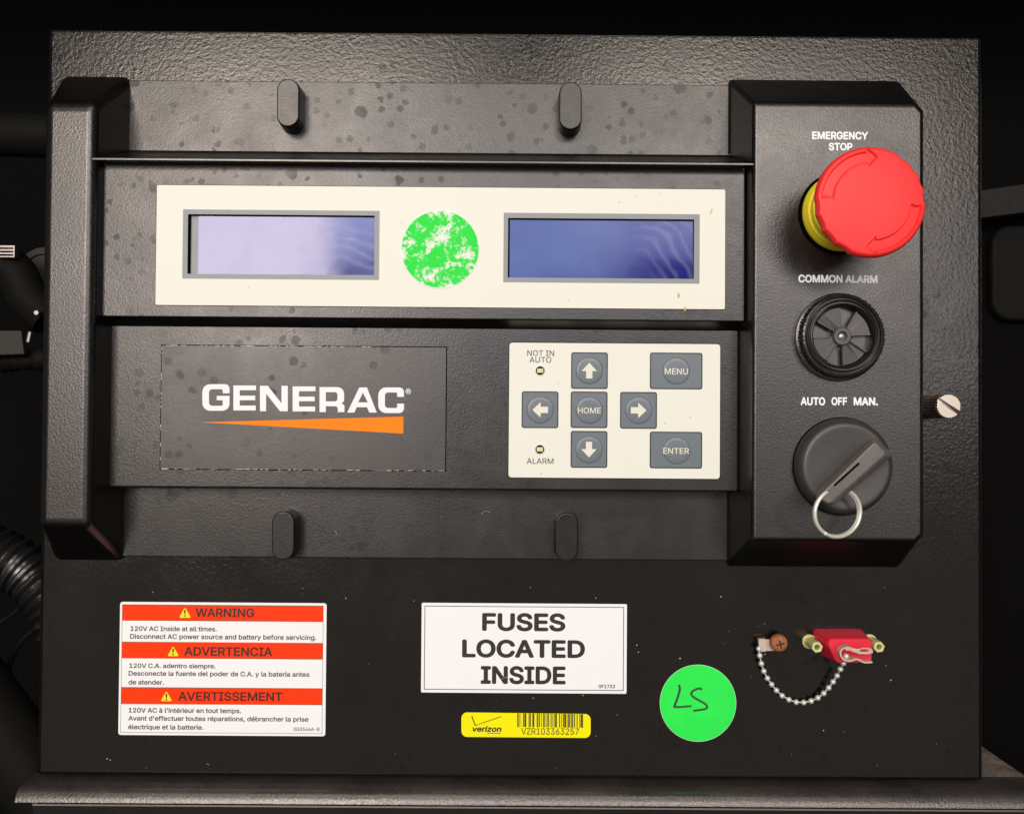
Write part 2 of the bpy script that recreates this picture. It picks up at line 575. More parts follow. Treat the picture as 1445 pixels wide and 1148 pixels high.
def slab(x0, z0, x1, z1, holes, h0, h1, hfloor):
    """block with rectangular pockets; holes as (xl, zb, xr, zt)"""
    xs = sorted({x0, x1} | {q for h in holes for q in (h[0], h[2])})
    zs = sorted({z0, z1} | {q for h in holes for q in (h[1], h[3])})
    bm = bmesh.new()
    cache = {}

    def vert(x, z, h):
        k = (x, z, h)
        if k not in cache:
            cache[k] = bm.verts.new(P(x, z, h))
        return cache[k]

    def inside(x, z):
        return any(h[0] < x < h[2] and h[1] < z < h[3] for h in holes)
    for i in range(len(xs) - 1):
        for j in range(len(zs) - 1):
            a, b, c, d = xs[i], xs[i + 1], zs[j], zs[j + 1]
            h = hfloor if inside((a + b) / 2, (c + d) / 2) else h1
            bm.faces.new([vert(a, c, h), vert(b, c, h), vert(b, d, h), vert(a, d, h)])

    def wall(p, q, ha, hb):
        bm.faces.new([vert(*p, ha), vert(*q, ha), vert(*q, hb), vert(*p, hb)])
    for i in range(len(xs) - 1):
        wall((xs[i], z0), (xs[i + 1], z0), h0, h1)
        wall((xs[i], z1), (xs[i + 1], z1), h0, h1)
    for j in range(len(zs) - 1):
        wall((x0, zs[j]), (x0, zs[j + 1]), h0, h1)
        wall((x1, zs[j]), (x1, zs[j + 1]), h0, h1)
    for h in holes:
        hx = [x for x in xs if h[0] <= x <= h[2]]
        hz = [z for z in zs if h[1] <= z <= h[3]]
        for a, b in zip(hx, hx[1:]):
            wall((a, h[1]), (b, h[1]), hfloor, h1)
            wall((a, h[3]), (b, h[3]), hfloor, h1)
        for a, b in zip(hz, hz[1:]):
            wall((h[0], a), (h[0], b), hfloor, h1)
            wall((h[2], a), (h[2], b), hfloor, h1)
    return from_bm(bm, 'slab')


def tube(pts, r, seg=10, closed=False, rfun=None):
    """round wire through points (x, z, h) in mm"""
    bm = bmesh.new()
    V = [Vector(P(*p)) for p in pts]
    n = len(V)
    rings = []
    up = Vector((0.13, 0.97, 0.21)).normalized()
    for i, v in enumerate(V):
        if closed:
            t = V[(i + 1) % n] - V[i - 1]
        else:
            t = V[min(i + 1, n - 1)] - V[max(i - 1, 0)]
        t.normalize()
        a = t.cross(up)
        if a.length < 1e-4:
            a = t.cross(Vector((1, 0, 0)))
        a.normalize()
        b = t.cross(a)
        rr = (rfun(i) if rfun else r) * MM
        rings.append([bm.verts.new(v + a * rr * math.cos(2 * PI * k / seg) + b * rr * math.sin(2 * PI * k / seg)) for k in range(seg)])
    pairs = list(zip(rings, rings[1:]))
    if closed:
        pairs.append((rings[-1], rings[0]))
    for a, b in pairs:
        for k in range(seg):
            k2 = (k + 1) % seg
            bm.faces.new((a[k], a[k2], b[k2], b[k]))
    if not closed:
        bm.faces.new(rings[0])
        bm.faces.new(rings[-1])
    return from_bm(bm, 'wire')


def stroke(pts, w, n=6):
    """flat pen stroke along (x, z) points: list of loops"""
    V = [Vector(p) for p in pts]
    L, R = [], []
    for i, v in enumerate(V):
        t = (V[min(i + 1, len(V) - 1)] - V[max(i - 1, 0)]).normalized()
        nrm = Vector((-t.y, t.x))
        ww = w[i] if isinstance(w, (list, tuple)) else w
        L.append(v + nrm * ww / 2)
        R.append(v - nrm * ww / 2)
    return [[(p.x, p.y) for p in L + R[::-1]]]


def smooth_path(pts, n=6):
    out = []
    for i in range(len(pts) - 1):
        p0, p1, p2, p3 = pts[max(i - 1, 0)], pts[i], pts[i + 1], pts[min(i + 2, len(pts) - 1)]
        for k in range(n):
            t = k / n
            out.append(tuple(0.5 * (2 * b + (c - a) * t + (2 * a - 5 * b + 4 * c - d) * t * t + (3 * b - a - 3 * c + d) * t ** 3)
                             for a, b, c, d in zip(p0, p1, p2, p3)))
    out.append(tuple(pts[-1]))
    return out


def merge(meshes):
    bm = bmesh.new()
    for m in meshes:
        bm.from_mesh(m)
        bpy.data.meshes.remove(m)
    me = bpy.data.meshes.new('joined')
    bm.to_mesh(me)
    bm.free()
    return me


try:
    import os
    FONT = bpy.data.fonts.load(os.path.join(bpy.utils.resource_path('LOCAL'), 'datafiles', 'fonts', 'Inter.woff2'))
except Exception:
    FONT = None


def text_raw(s, weight=0.0, shear=0.0, spacing=1.0):
    """glyph outlines filled contour by contour (overlapping strokes stay solid), thickened by shifted copies"""
    cu = bpy.data.curves.new('lettering', 'FONT')
    cu.body = s
    if FONT:
        cu.font = FONT
    cu.size = 1.0
    cu.shear = shear
    cu.space_character = spacing
    o = bpy.data.objects.new('tmp', cu)
    COL.objects.link(o)
    dg = bpy.context.evaluated_depsgraph_get()
    oc = o.evaluated_get(dg)
    cc = oc.to_curve(dg)
    loops = []
    for sp in cc.splines:
        pts = sp.bezier_points
        n = len(pts)
        lp = []
        for a in range(n):
            p, q = pts[a], pts[(a + 1) % n]
            p0, p1, p2, p3 = p.co.xy, p.handle_right.xy, q.handle_left.xy, q.co.xy
            d = (p3 - p0)
            flatness = abs((p1 - p0).x * d.y - (p1 - p0).y * d.x) + abs((p2 - p0).x * d.y - (p2 - p0).y * d.x)
            m = 1 if flatness < 1e-5 else 5
            for k in range(m):
                t = k / m
                lp.append(p0 * (1 - t) ** 3 + p1 * 3 * t * (1 - t) ** 2 + p2 * 3 * t * t * (1 - t) + p3 * t ** 3)
        out = []
        for v in lp:
            if not out or (v - out[-1]).length > 1e-5:
                out.append(v.copy())
        if len(out) > 2:
            loops.append(out)
    oc.to_curve_clear()
    bpy.data.objects.remove(o)
    bpy.data.curves.remove(cu)

    # constrained triangulation of every contour, then keep the triangles with a non-zero winding number
    vs, es = [], []
    for lp in loops:
        b0 = len(vs)
        vs += [Vector((v.x, v.y)) for v in lp]
        es += [(b0 + k, b0 + (k + 1) % len(lp)) for k in range(len(lp))]
    ov, _, of, _, _, _ = delaunay_2d_cdt(vs, es, [], 0, 1e-6)
    A = np.array([(v.x, v.y) for lp in loops for v in lp])
    Bn = np.array([(lp[(k + 1) % len(lp)].x, lp[(k + 1) % len(lp)].y) for lp in loops for k in range(len(lp))])
    O = np.array([(v.x, v.y) for v in ov])
    T = np.array([f for f in of])
    C = O[T].mean(axis=1)
    wn = np.zeros(len(C))
    for q in range(0, len(C), 512):
        c = C[q:q + 512][:, None, :]
        cr = (Bn - A)[None, :, 0] * (c[:, :, 1] - A[None, :, 1]) - (c[:, :, 0] - A[None, :, 0]) * (Bn - A)[None, :, 1]
        up = (A[None, :, 1] <= c[:, :, 1]) & (Bn[None, :, 1] > c[:, :, 1]) & (cr > 0)
        dn = (A[None, :, 1] > c[:, :, 1]) & (Bn[None, :, 1] <= c[:, :, 1]) & (cr < 0)
        wn[q:q + 512] = up.sum(1) - dn.sum(1)
    tri = T[wn != 0]
    me = bpy.data.meshes.new('glyphs')
    used = np.unique(tri)
    remap = {int(u): k for k, u in enumerate(used)}
    me.from_pydata([(O[u][0], O[u][1], 0.0) for u in used], [], [tuple(remap[int(u)] for u in t) for t in tri])
    if weight > 0:
        copies = []
        w = weight
        for q, (dx, dy) in enumerate(((w, 0), (-w, 0), (0, w), (0, -w), (w * .7, w * .7), (-w * .7, w * .7), (w * .7, -w * .7), (-w * .7, -w * .7))):
            m2 = me.copy()
            m2.transform(Matrix.Translation((dx, dy, 0.0001 * (q + 1))))
            copies.append(m2)
        me = merge([me] + copies)
    return me


_caps = {}


def text(s, x0, x1, ycap, ybase, h, weight=0.0, shear=0.0, ref='H', spacing=1.0):
    """lettering whose ink spans photo x0..x1, capitals from ycap down to ybase"""
    me = text_raw(s, weight, shear, spacing)
    xs = [v.co.x for v in me.vertices]
    key = (ref, weight)
    if key not in _caps:
        mh = text_raw(ref, weight)
        _caps[key] = (min(v.co.y for v in mh.vertices), max(v.co.y for v in mh.vertices))
        bpy.data.meshes.remove(mh)
    b, c = _caps[key]
    xl, zb, xr, zt = rect(x0, ycap, x1, ybase, h)
    lo, hi = min(xs), max(xs)
    for v in me.vertices:
        v.co = Vector(P(xl + (v.co.x - lo) / (hi - lo) * (xr - xl), zb + (v.co.y - b) / (c - b) * (zt - zb), h + v.co.z * 8))
    return me


def flat(loops, h):
    return plate(loops, h, h)


# ================================================================ SETTING
def quad(name, pts, mat):
    bm = bmesh.new()
    bm.faces.new([bm.verts.new(p) for p in pts])
    o = add(name, from_bm(bm, name), mat, smooth=False)
    o['kind'] = 'structure'
    return o


quad('enclosure_back_wall', [(-0.9, 0.33, -0.7), (0.9, 0.33, -0.7), (0.9, 0.33, 0.7), (-0.9, 0.33, 0.7)], M['wall'])
quad('enclosure_floor', [(-0.9, -0.25, -0.42), (0.9, -0.25, -0.42), (0.9, 0.33, -0.42), (-0.9, 0.33, -0.42)], M['wall'])
quad('enclosure_ceiling', [(-0.9, -0.05, 0.32), (0.9, -0.05, 0.32), (0.9, 0.33, 0.32), (-0.9, 0.33, 0.32)], M['wall'])

# ================================================================ STEEL CABINET
XL, ZT, XR, ZB = -177.9, 149.6, 180.6, -134.2
cab = thing('control_cabinet', 'black textured steel cabinet whose front carries the whole control panel', 'cabinet', 0, ZB, 0)


def cabinet_body():
    # front sheet with a rolled top edge, folded back into sides, top and bottom
    prof = [(0.0, ZB + 1.2), (0.0, ZT - 5)]
    prof = []
    for k in range(4):
        t = math.radians(15 * k)
        prof.append((-1 + math.cos(t), ZT - 1 + math.sin(t)))
    prof = [(-120, ZB), (-1.2, ZB), (-0.35, ZB + 0.35), (0, ZB + 1.2), (0, ZB + 1.6), (0, ZT - 1.4)] + prof + [(-120, ZT)]
    rings = []
    for x, ins in ((XL, 1.4), (XL + 0.4, 0.45), (XL + 1.4, 0), (XL + 1.8, 0), (XR - 1.8, 0), (XR - 1.4, 0), (XR - 0.4, 0.45), (XR, 1.4)):
        rings.append([(x, z, h - ins if h > -100 else h) for h, z in prof])
    return loft(rings)


body = add('face_plate', cabinet_body(), M['steel'], cab)
# folded edge of the side return, just visible on the right
add('side_return', hull_box((XR - 0.6, ZB + 2, XR + 0.25, at(1387, 112, -3)[1]), (XR - 0.6, ZB + 2, XR + 0.25, at(1387, 112, -3)[1]), -110, -1.6), M['steel'], cab)

# ================================================================ MOULDED CONTROL PANEL
HB, HD, HK, HS = 26.0, 19.5, 13.0, 2.4      # heights: end housings, display step, keypad step, flange
pan = thing('control_console', 'black moulded plastic panel between two tall sloped end housings', 'control panel', -30, 0, 0)

zs_t = at(600, 116.5, HS)[1]
zs_b = at(600, 787.5, HS)[1]
XWL, XWR = -147.0, 84.0                     # inner walls of the end housings at flange level
bevel(add('mounting_flange', hull_box((XWL - 6, zs_b, XWR + 6, zs_t), (XWL - 6, zs_b, XWR + 6, zs_t), 0.0, HS), M['plastic'], pan), 0.35, 2)

# left end housing
lf = rect(59, 147, 139, 742, HB)
lb = (-172.5, at(120, 793, 0)[1], -144.8, at(130, 106, 0)[1])
lf = (lf[0], lf[1], -148.0, lf[3])


def housing(base, face, chamf, side, top_c, bot_c):
    """tall box with sloped ends; the edge towards the panel middle carries a wide chamfer"""
    xl, zb, xr, zt = base
    a, b, c, d = face
    k = 10.0      # corner cut of the footprint on the outer side
    if side < 0:
        foot = [(xl + 3, zb), (xr, zb), (xr, zt), (xl + k * 0.5, zt), (xl, zt - k * 0.7), (xl, zb + 3)]
        mid = [(a, b), (c, b - bot_c), (c, d + top_c), (a + 1.5, d), (a, d - 1.0), (a, b + 1)]
        top = [(a, b), (c - chamf, b), (c - chamf, d), (a + 1.5, d), (a, d - 1.0), (a, b + 1)]
    else:
        foot = [(xl + 2, zb), (xr - k * 0.55, zb), (xr, zb + k), (xr, zt - k), (xr - k * 0.55, zt), (xl + 2, zt)]
        mid = [(a, b - bot_c), (c - 0.8, b), (c, b + 0.8), (c, d - 0.8), (c - 0.8, d), (a, d + top_c)]
        top = [(a + chamf, b), (c - 0.8, b), (c, b + 0.8), (c, d - 0.8), (c - 0.8, d), (a + chamf, d)]
    L = [[(x, z, 0.0) for x, z in foot]]
    L.append([(x, z, HB - chamf * 0.8) if (x == mid[1][0] and side < 0) or (x == mid[0][0] and side > 0) else (x, z, HB - 0.02) for x, z in mid])
    L.append([(x, z, HB) for x, z in top])
    return loft(L)


lh = hull_box(lb, lf, 0, HB)
o = add('end_housing', lh, M['plastic_clean'], pan, label='left end housing, tall, narrow and bare')
bevel(o, 3.0, 5)
# the inner edge below the ridge is cut by a broader chamfer: modelled as a facing strip
rf_ = rect(1064, 146, 1303.5, 763, HB)
rf_ = (86.0, rf_[1], rf_[2], rf_[3])
rb = (82.6, at(1160, 800.5, 0)[1], at(1284, 450, 0)[0] + 0.6, at(1160, 112.5, 0)[1])


def right_housing():
    xl, zb, xr, zt = rb
    a, b, c, d = rf_
    k = 5.0
    foot = [(xl, zb), (xr - k, zb), (xr, zb + k * 2.2), (xr, zt - k * 2.2), (xr - k, zt), (xl, zt)]
    top = [(a, b), (c - 2.6, b), (c, b + 2.6), (c, d - 2.6), (c - 2.6, d), (a, d)]
    return loft([[(x, z, 0.0) for x, z in foot], [(x, z, HB) for x, z in top]])


o = add('end_housing', right_housing(), M['plastic_clean'], pan, label='right end housing that carries the red button, buzzer and switch')
bevel(o, 1.5, 4)

# display step with two pockets for the screens
W1 = rect(264.8, 303.2, 528.3, 387.3, HD + 0.3)
W2 = rect(716.8, 308.6, 979.4, 392.5, HD + 0.3)
zd_t = at(600, 231, HD)[1]
zd_b = at(600, 450, HD)[1]
o = add('display_step', slab(XWL - 0.5, zd_b, XWR + 0.7, zd_t, [W1, W2], HK - 3, HD, HD - 1.7), M['plastic'], pan, smooth=False)
bevel(o, 0.9, 3).modifiers[0].harden_normals = False
# sloped underside between the display step and the keypad step
zk_t = at(600, 463.5, HK)[1]
add('underside_slope', loft([[(x, zd_b + 0.6, HD - 1.2), (x, zd_b + 2, HD - 1.2), (x, zd_b + 2, HK - 1), (x, zk_t, HK - 1), (x, zk_t, HK)] for x in (XWL - 0.4, XWR + 0.5)]), M['plastic_clean'], pan, smooth=False)
zk_b = at(600, 692, HK)[1]
o = add('keypad_step', hull_box((XWL - 0.4, zk_b + 2.2, XWR + 0.6, zk_t + 3), (XWL - 0.4, zk_b, XWR + 0.6, zk_t + 3), HS - 0.5, HK), M['plastic'], pan)
bevel(o, 1.2, 3)

# ridge over the display: sloped back, thin bright lip, hollow underneath
HR = 25.2
xl_r = at(121.5, 222, HR)[0]
xr_r = at(1074.0, 233, HR)[0]
zr_t, zr_b = at(600, 226.2, HR)[1], at(600, 230.0, HR)[1]
z_foot = at(600, 214, HS)[1]
ridge = [(zr_b, HR - 0.15), (zr_b + 0.25, HR), (zr_t - 0.25, HR), (zr_t, HR - 0.2), (z_foot - 1.5, HS + 1.2), (z_foot, HS - 0.4), (zd_t - 0.6, HS - 0.4), (zd_t - 0.6, HD + 0.02)]
add('ridge', loft([[(x, z, h) for z, h in ridge] for x in (XWL - 0.2, XWR + 0.4)]), M['plastic'], pan, smooth=False)
lip = [(zr_b - 0.02, HR - 0.9), (zr_b - 0.02, HR - 0.1), (zr_b + 0.2, HR + 0.12), (zr_t - 0.2, HR + 0.12), (zr_t + 0.02, HR - 0.1), (zr_t + 0.3, HR - 0.9)]
add('ridge_lip', loft([[(x, z, h) for z, h in lip] for x in (xl_r, xr_r)]), M['gloss_black'], pan, smooth=False)

# fillet strips where the flange meets the inner walls
for xa, s in ((XWL, 1), (XWR, -1)):
    for za, zb2 in ((z_foot, zs_t - 0.3), (zs_b + 0.3, zk_b)):
        add('fillet_strip', loft([[(xa + s * 0.2, z, HS + 1.4), (xa + s * 1.6, z, HS + 0.02), (xa - s * 1.5, z, HS - 0.3)] for z in (za, zb2)]), M['plastic_clean'], pan, smooth=False)

# four locating pegs
peg_mesh = None
for px, py in ((406.2, 144.8), (805.2, 149.0), (399.3, 755.5), (799.6, 757.2)):
    hp = 11.0
    x, z = at(px, py, hp)
    if peg_mesh is None:
        loops = []
        for h, w, hh in ((0, 9.2, 18.8), (hp - 1.9, 8.4, 18.0), (hp - 1.3, 8.3, 17.9), (hp - 0.85, 8.0, 17.6), (hp - 0.7, 7.6, 17.2), (hp - 0.7, 7.2, 16.8)):
            loops.append([(a, b, h) for a, b in stadium(0, 0, w, hh)])
        peg_mesh = loft(loops)
    me = peg_mesh
    o = add('locating_peg', me, M['peg'], pan)
    o.location = P(x, z, 0.7)

# printed captions on the right housing
c2 = crop(1040, 140, 4.782)
hL = HB + 0.06


def txt(cr, s, x0, x1, yc, yb, h, **kw):
    a = cr(x0, yc)
    b = cr(x1, yb)
    return text(s, a[0], b[0], a[1], b[1], h, **kw)


add('lettering', merge([txt(c2, 'EMERGENCY', 507, 884, 220, 272, hL, weight=0.030), txt(c2, 'STOP', 619, 779, 295, 346, hL, weight=0.030)]), M['white_ink'], pan, smooth=False)
c3 = crop(1080, 380, 4.817)
add('lettering', txt(c3, 'COMMON ALARM', 224, 762, 38, 91, hL, weight=0.032), M['white_ink'], pan, smooth=False)
c4 = crop(1080, 540, 4.783)
add('lettering', merge([txt(c4, 'AUTO', 238, 404, 97, 151, hL, weight=0.030), txt(c4, 'OFF', 446, 552, 97, 151, hL, weight=0.030), txt(c4, 'MAN.', 596, 760, 98, 152, hL, weight=0.032)]), M['white_ink'], pan, smooth=False)

# ================================================================ DISPLAY FACEPLATE
h0, h1 = HD + 0.02, HD + 0.32
dr = (-128.3, -77.72, 77.72 - 0.0, 0)
D = rect(220.3, 264.2, 1023.3, 433.2, h1)
dis = thing('display_faceplate', 'cream faceplate with two grey-framed blue screens across the top', 'display', (D[0] + D[2]) / 2, D[1], h0)


def grow(r, m):
    return (r[0] - m, r[1] - m, r[2] + m, r[3] + m)


add('faceplate', plate([rrect(*D, 0.6), rrect(*W1), rrect(*W2)], h0, h1), M['cream'], dis, smooth=False)
for px, py, a in ((957.5, 417, 0.9), (966.5, 435.5, 0.8), (1004.5, 296, 0.5), (1003, 300, 0.6)):
    x, z = at(px, py, h1)
    sp_ = add('brown_spot', flat([[(x + a * q * math.cos(t), z + a * 1.5 * q * math.sin(t)) for t, q in ((0.2, .5), (1.2, .8), (2.1, .6), (3.2, .45), (4.3, .8), (5.3, .6))]], h1 + 0.03), M['amber'], dis, smooth=False)
F1 = rect(257.8, 296.5, 535.3, 394.0, h1)
F2 = rect(710.5, 301.3, 987.2, 399.2, h1)
for W, F, left_gap in ((W1, F1, 3.4), (W2, F2, 0.5)):
    s = add('lcd_screen', hull_box(grow(W, -0.05), grow(W, -0.05), HD - 1.68, HD - 1.3), M['grey_ink'], dis, smooth=False)
    G = (W[0] + left_gap, W[1] + 0.2, W[2] - 0.2, W[3] - 0.25)
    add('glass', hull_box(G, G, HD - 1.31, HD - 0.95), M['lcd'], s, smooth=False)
    add('frame', plate([rrect(*F, 0.0), rrect(*W)], h1 + 0.01, h1 + 0.06), M['grey_ink'], s, smooth=False)
    for bar in ((W[0] + 0.02, W[1], W[0] + 0.62, W[3]), (W[0], W[3] - 0.3, W[2], W[3] - 0.02)):  # dark bars put in as shade on the pocket's left and top walls
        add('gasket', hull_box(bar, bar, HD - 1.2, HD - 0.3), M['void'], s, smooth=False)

add('gap_shadow_line', plate([rrect(*grow(D, 0.22), 0.7), rrect(*grow(D, -0.1), 0.6)], HD + 0.01, HD + 0.06), M['void'], dis, smooth=False)  # dark ring painted in as the thin shadow round the faceplate

# ================================================================ KEYPAD
ck = crop(710, 470, 4.516)
hk0, hk1 = HK + 0.02, HK + 0.30
K = rect(718.2, 484.4, 1016.0, 674.3, hk1)
kp = thing('membrane_keypad', 'cream membrane keypad with seven slate grey keys and two small lamps', 'keypad', (K[0] + K[2]) / 2, K[1], hk0)
add('overlay', plate([rrect(*K, 1.1)], hk0, hk1), M['cream'], kp, smooth=False)

add('gap_shadow_line', plate([rrect(*grow(K, 0.25), 1.2), rrect(*grow(K, -0.1), 1.0)], HK + 0.01, HK + 0.06), M['void'], kp, smooth=False)  # dark ring standing in for the shadow at the overlay's edge


def crect(x0, y0, x1, y1, h):
    a, b = ck(x0, y0), ck(x1, y1)
    return rect(a[0], a[1], b[0], b[1], h)


def cpt(x, y, h):
    return at(*ck(x, y), h)


hy = hk1


def arrow(cx, cy, kind):
    base = [(0, -50), (49, 3), (20, 3), (20, 50), (-20, 50), (-20, 3), (-49, 3)]
    rot = {'up': 0, 'right': 1, 'down': 2, 'left': 3}[kind]
    pts = []
    for x, y in base:
        for _ in range(rot):
            x, y = -y, x
        pts.append(cpt(cx + x, cy + y, hy + 0.62))
    return flat([pts], hy + 0.62)


def dome(x, z, r):
    return lathe(x, z, [(r, hy + 0.10), (r * 0.985, hy + 0.24), (r * 0.95, hy + 0.36), (r * 0.88, hy + 0.45), (r * 0.7, hy + 0.50), (r * 0.4, hy + 0.53), (0, hy + 0.54)], 48)


keys = [('up', 433, 122, 667, 355, 549, 238), ('left', 118, 370, 352, 604, 236, 488), ('HOME', 430, 371, 665, 604, 549, 490),
        ('right', 745, 374, 980, 608, 864, 491), ('down', 430, 622, 664, 857, 547, 741), ('MENU', 935, 124, 1270, 357, 1104, 240), ('ENTER', 934, 627, 1268, 861, 1106, 747)]
desc = {'up': 'square key with an upward arrow', 'left': 'square key with an arrow pointing left', 'HOME': 'square key reading HOME in the middle of the arrows', 'right': 'square key with an arrow pointing right',
        'down': 'square key with a downward arrow', 'MENU': 'wide key reading MENU', 'ENTER': 'wide key reading ENTER'}
for nm, x0, y0, x1, y1, cx, cy in keys:
    R = crect(x0, y0, x1, y1, hy)
    k = add('key', plate([rrect(*grow(R, -0.4), 0.6)], hy + 0.01, hy + 0.10), M['key_grey'], kp, label=desc[nm], smooth=False)
    add('border', plate([rrect(*R, 0.9), rrect(*grow(R, -0.42), 0.6)], hy + 0.01, hy + 0.13), M['key_line'], k, smooth=False)
    x, z = cpt(cx, cy, hy)
    add('dome', dome(x, z, 5.05), M['key_grey'], k)
    if nm in ('up', 'left', 'right', 'down'):
        add('symbol', arrow(cx, cy, nm), M['cream_ink'], k, smooth=False)
    else:
        bx = {'HOME': (477, 623, 474, 510), 'MENU': (1030, 1177, 224, 262), 'ENTER': (1020, 1185, 731, 768)}[nm]
        add('symbol', txt(ck, nm, bx[0], bx[1], bx[2], bx[3], hy + 0.62, weight=0.008), M['cream_ink'], k, smooth=False)
add('lettering', merge([txt(ck, 'NOT IN', 154, 325, 109, 145, hy + 0.05, weight=0.006), txt(ck, 'AUTO', 168, 307, 151, 187, hy + 0.05, weight=0.006)]), M['label_ink'], kp, smooth=False)
add('lettering', txt(ck, 'ALARM', 150, 321, 796, 832, hy + 0.05, weight=0.006), M['label_ink'], kp, smooth=False)
for cx, cy, lab in ((236, 239, 'small lamp under NOT IN AUTO'), (234, 740, 'small lamp over ALARM')):
    x, z = cpt(cx, cy, hy)
    li = add('indicator_lamp', lathe(x, z, [(1.95, hy + 0.01), (1.9, hy + 0.22), (1.75, hy + 0.28), (1.6, hy + 0.2), (1.58, hy + 0.04)], 32, cap1=False), M['lamp_rim'], kp, label=lab)
    add('lens', plate([circle(x, z, 1.62, 32)], hy + 0.01, hy + 0.09), M['void'], li, smooth=False)
    q = crect(cx - 20, cy - 14, cx + 20, cy + 13, hy)
    add('chip', plate([rrect(*q, 0.25)], hy + 0.09, hy + 0.2), M['chip'], li, smooth=False)

# ================================================================ NAMEPLATE
cn = crop(270, 530, 4.379)
hn = HK + 0.30
N = rect(227.2, 488.5, 629.0, 662.5, hn)
npl = thing('nameplate', 'black nameplate with wide white lettering over an orange wedge', 'nameplate', (N[0] + N[2]) / 2, N[1], HK)
add('plate', plate([rrect(*N, 0.3)], HK + 0.01, hn, bev=0.06), M['nameplate'], npl, smooth=False)
add('gap_shadow_line', plate([rrect(*grow(N, 0.32), 0.3), rrect(*grow(N, -0.1), 0.2)], HK + 0.01, HK + 0.06), M['void'], npl, smooth=False)


def letters():
    def G(w, h): return [fillet([(0, 0, 48), (w, 0, 40), (w, 56), (w - 42, 56), (w - 42, 31, 8), (41, 31, 20), (41, h - 31, 20), (w - 42, h - 31, 8), (w - 42, 99), (w * .53, 99), (w * .53, 72), (w, 72), (w, h, 44), (0, h, 48)])]
    def C(w, h): return [fillet([(0, 0, 48), (w, 0, 44), (w, 58), (w - 42, 58), (w - 42, 31, 8), (41, 31, 20), (41, h - 31, 20), (w - 42, h - 31, 8), (w - 42, h - 58), (w, h - 58), (w, h, 44), (0, h, 48)])]
    def E(w, h): return [[(0, 0), (w, 0), (w, 29), (39, 29), (39, 63), (w - 5, 63), (w - 5, 91), (39, 91), (39, h - 30), (w - 2, h - 30), (w - 2, h), (0, h)]]
    def Nn(w, h): return [[(0, 0), (48, 0), (w - 39, 108), (w - 39, 0), (w, 0), (w, h), (w - 48, h), (38, 48), (38, h), (0, h)]]
    def R(w, h): return [fillet([(0, 0), (w - 2, 0, 42), (w - 2, 90, 24), (w - 22, 101, 3), (w, 108, 26), (w, h), (w - 41, h), (w - 41, 118, 16), (39, 118), (39, h), (0, h)]), fillet([(39, 31), (w - 43, 31, 16), (w - 43, 88, 16), (39, 88)])]
    def A(w, h): return [[(0, h), (75, 0), (122, 0), (w, h), (w - 46, h), (w - 61, 122), (58, 122), (45, h)], [(97, 32), (68, 92), (127, 92)]]
    out = []
    for f, x0, y0, x1, y1 in ((G, 68, 52, 236, 216), (E, 260, 60, 400, 214), (Nn, 424, 62, 596, 219), (E, 626, 66, 767, 220), (R, 792, 70, 946, 224), (A, 963, 72, 1146, 227), (C, 1155, 72, 1314, 230)):
        loops = f(x1 - x0, y1 - y0)
        out.append(flat([[at(*cn(x0 + x, y0 + y), hn + 0.04) for x, y in lp] for lp in loops], hn + 0.04))
    return merge(out)


add('lettering', letters(), M['logo_white'], npl, smooth=False)
add('wedge', flat([[at(*cn(*p), hn + 0.04) for p in ((58, 287), (1310, 252), (1310, 357))]], hn + 0.04), M['orange'], npl, smooth=False)
xr_, zr_ = at(*cn(1341, 96), hn)
add('trademark', merge([flat([circle(xr_, zr_, 1.02, 24), circle(xr_, zr_, 0.84, 24)], hn + 0.04), txt(cn, 'R', 1332, 1350, 86, 106, hn + 0.04, weight=0.02)]), M['logo_white'], npl, smooth=False)
# pale flecks strewn along the plate edges
def edge_flecks():
    ms = []
    r2 = random.Random(3)
    for (xa, za, xb, zb3, nn) in ((N[0], N[3], N[0] + 78, N[3], 46), (N[0], N[1], N[2], N[1], 66), (N[0], N[1], N[0], N[3], 16)):
        for k in range(nn):
            t = r2.random()
            L = r2.uniform(0.4, 2.6)
            x, z = xa + (xb - xa) * t, za + (zb3 - za) * t
            if abs(xb - xa) > abs(zb3 - za):
                ms.append(flat([rrect(x, z - r2.uniform(0.05, 0.2), x + L, z + r2.uniform(0.05, 0.16))], hn + 0.02))
            else:
                ms.append(flat([rrect(x - 0.12, z, x + 0.1, z + L * 0.6)], hn + 0.02))
    return merge(ms)


ew = add('pale_edge_flecks', edge_flecks(), M['debris'], npl, smooth=False)
ew['kind'] = 'stuff'

# ================================================================ STICKERS
x, z = at(621.1, 351.7, h1)
st = thing('round_sticker', 'worn round green sticker with flaked white patches, on the cream plate between two screens', 'sticker', x, z, h1, 'round green stickers')
add('sheet', plate([circle(x, z, 14.15, 96)], h1 + 0.01, h1 + 0.2), M['worn_green'], st, smooth=False)
add('paper_rim', plate([circle(x, z, 14.15, 96), circle(x, z, 13.95, 96)], h1 + 0.01, h1 + 0.21), M['paper'], st, smooth=False)

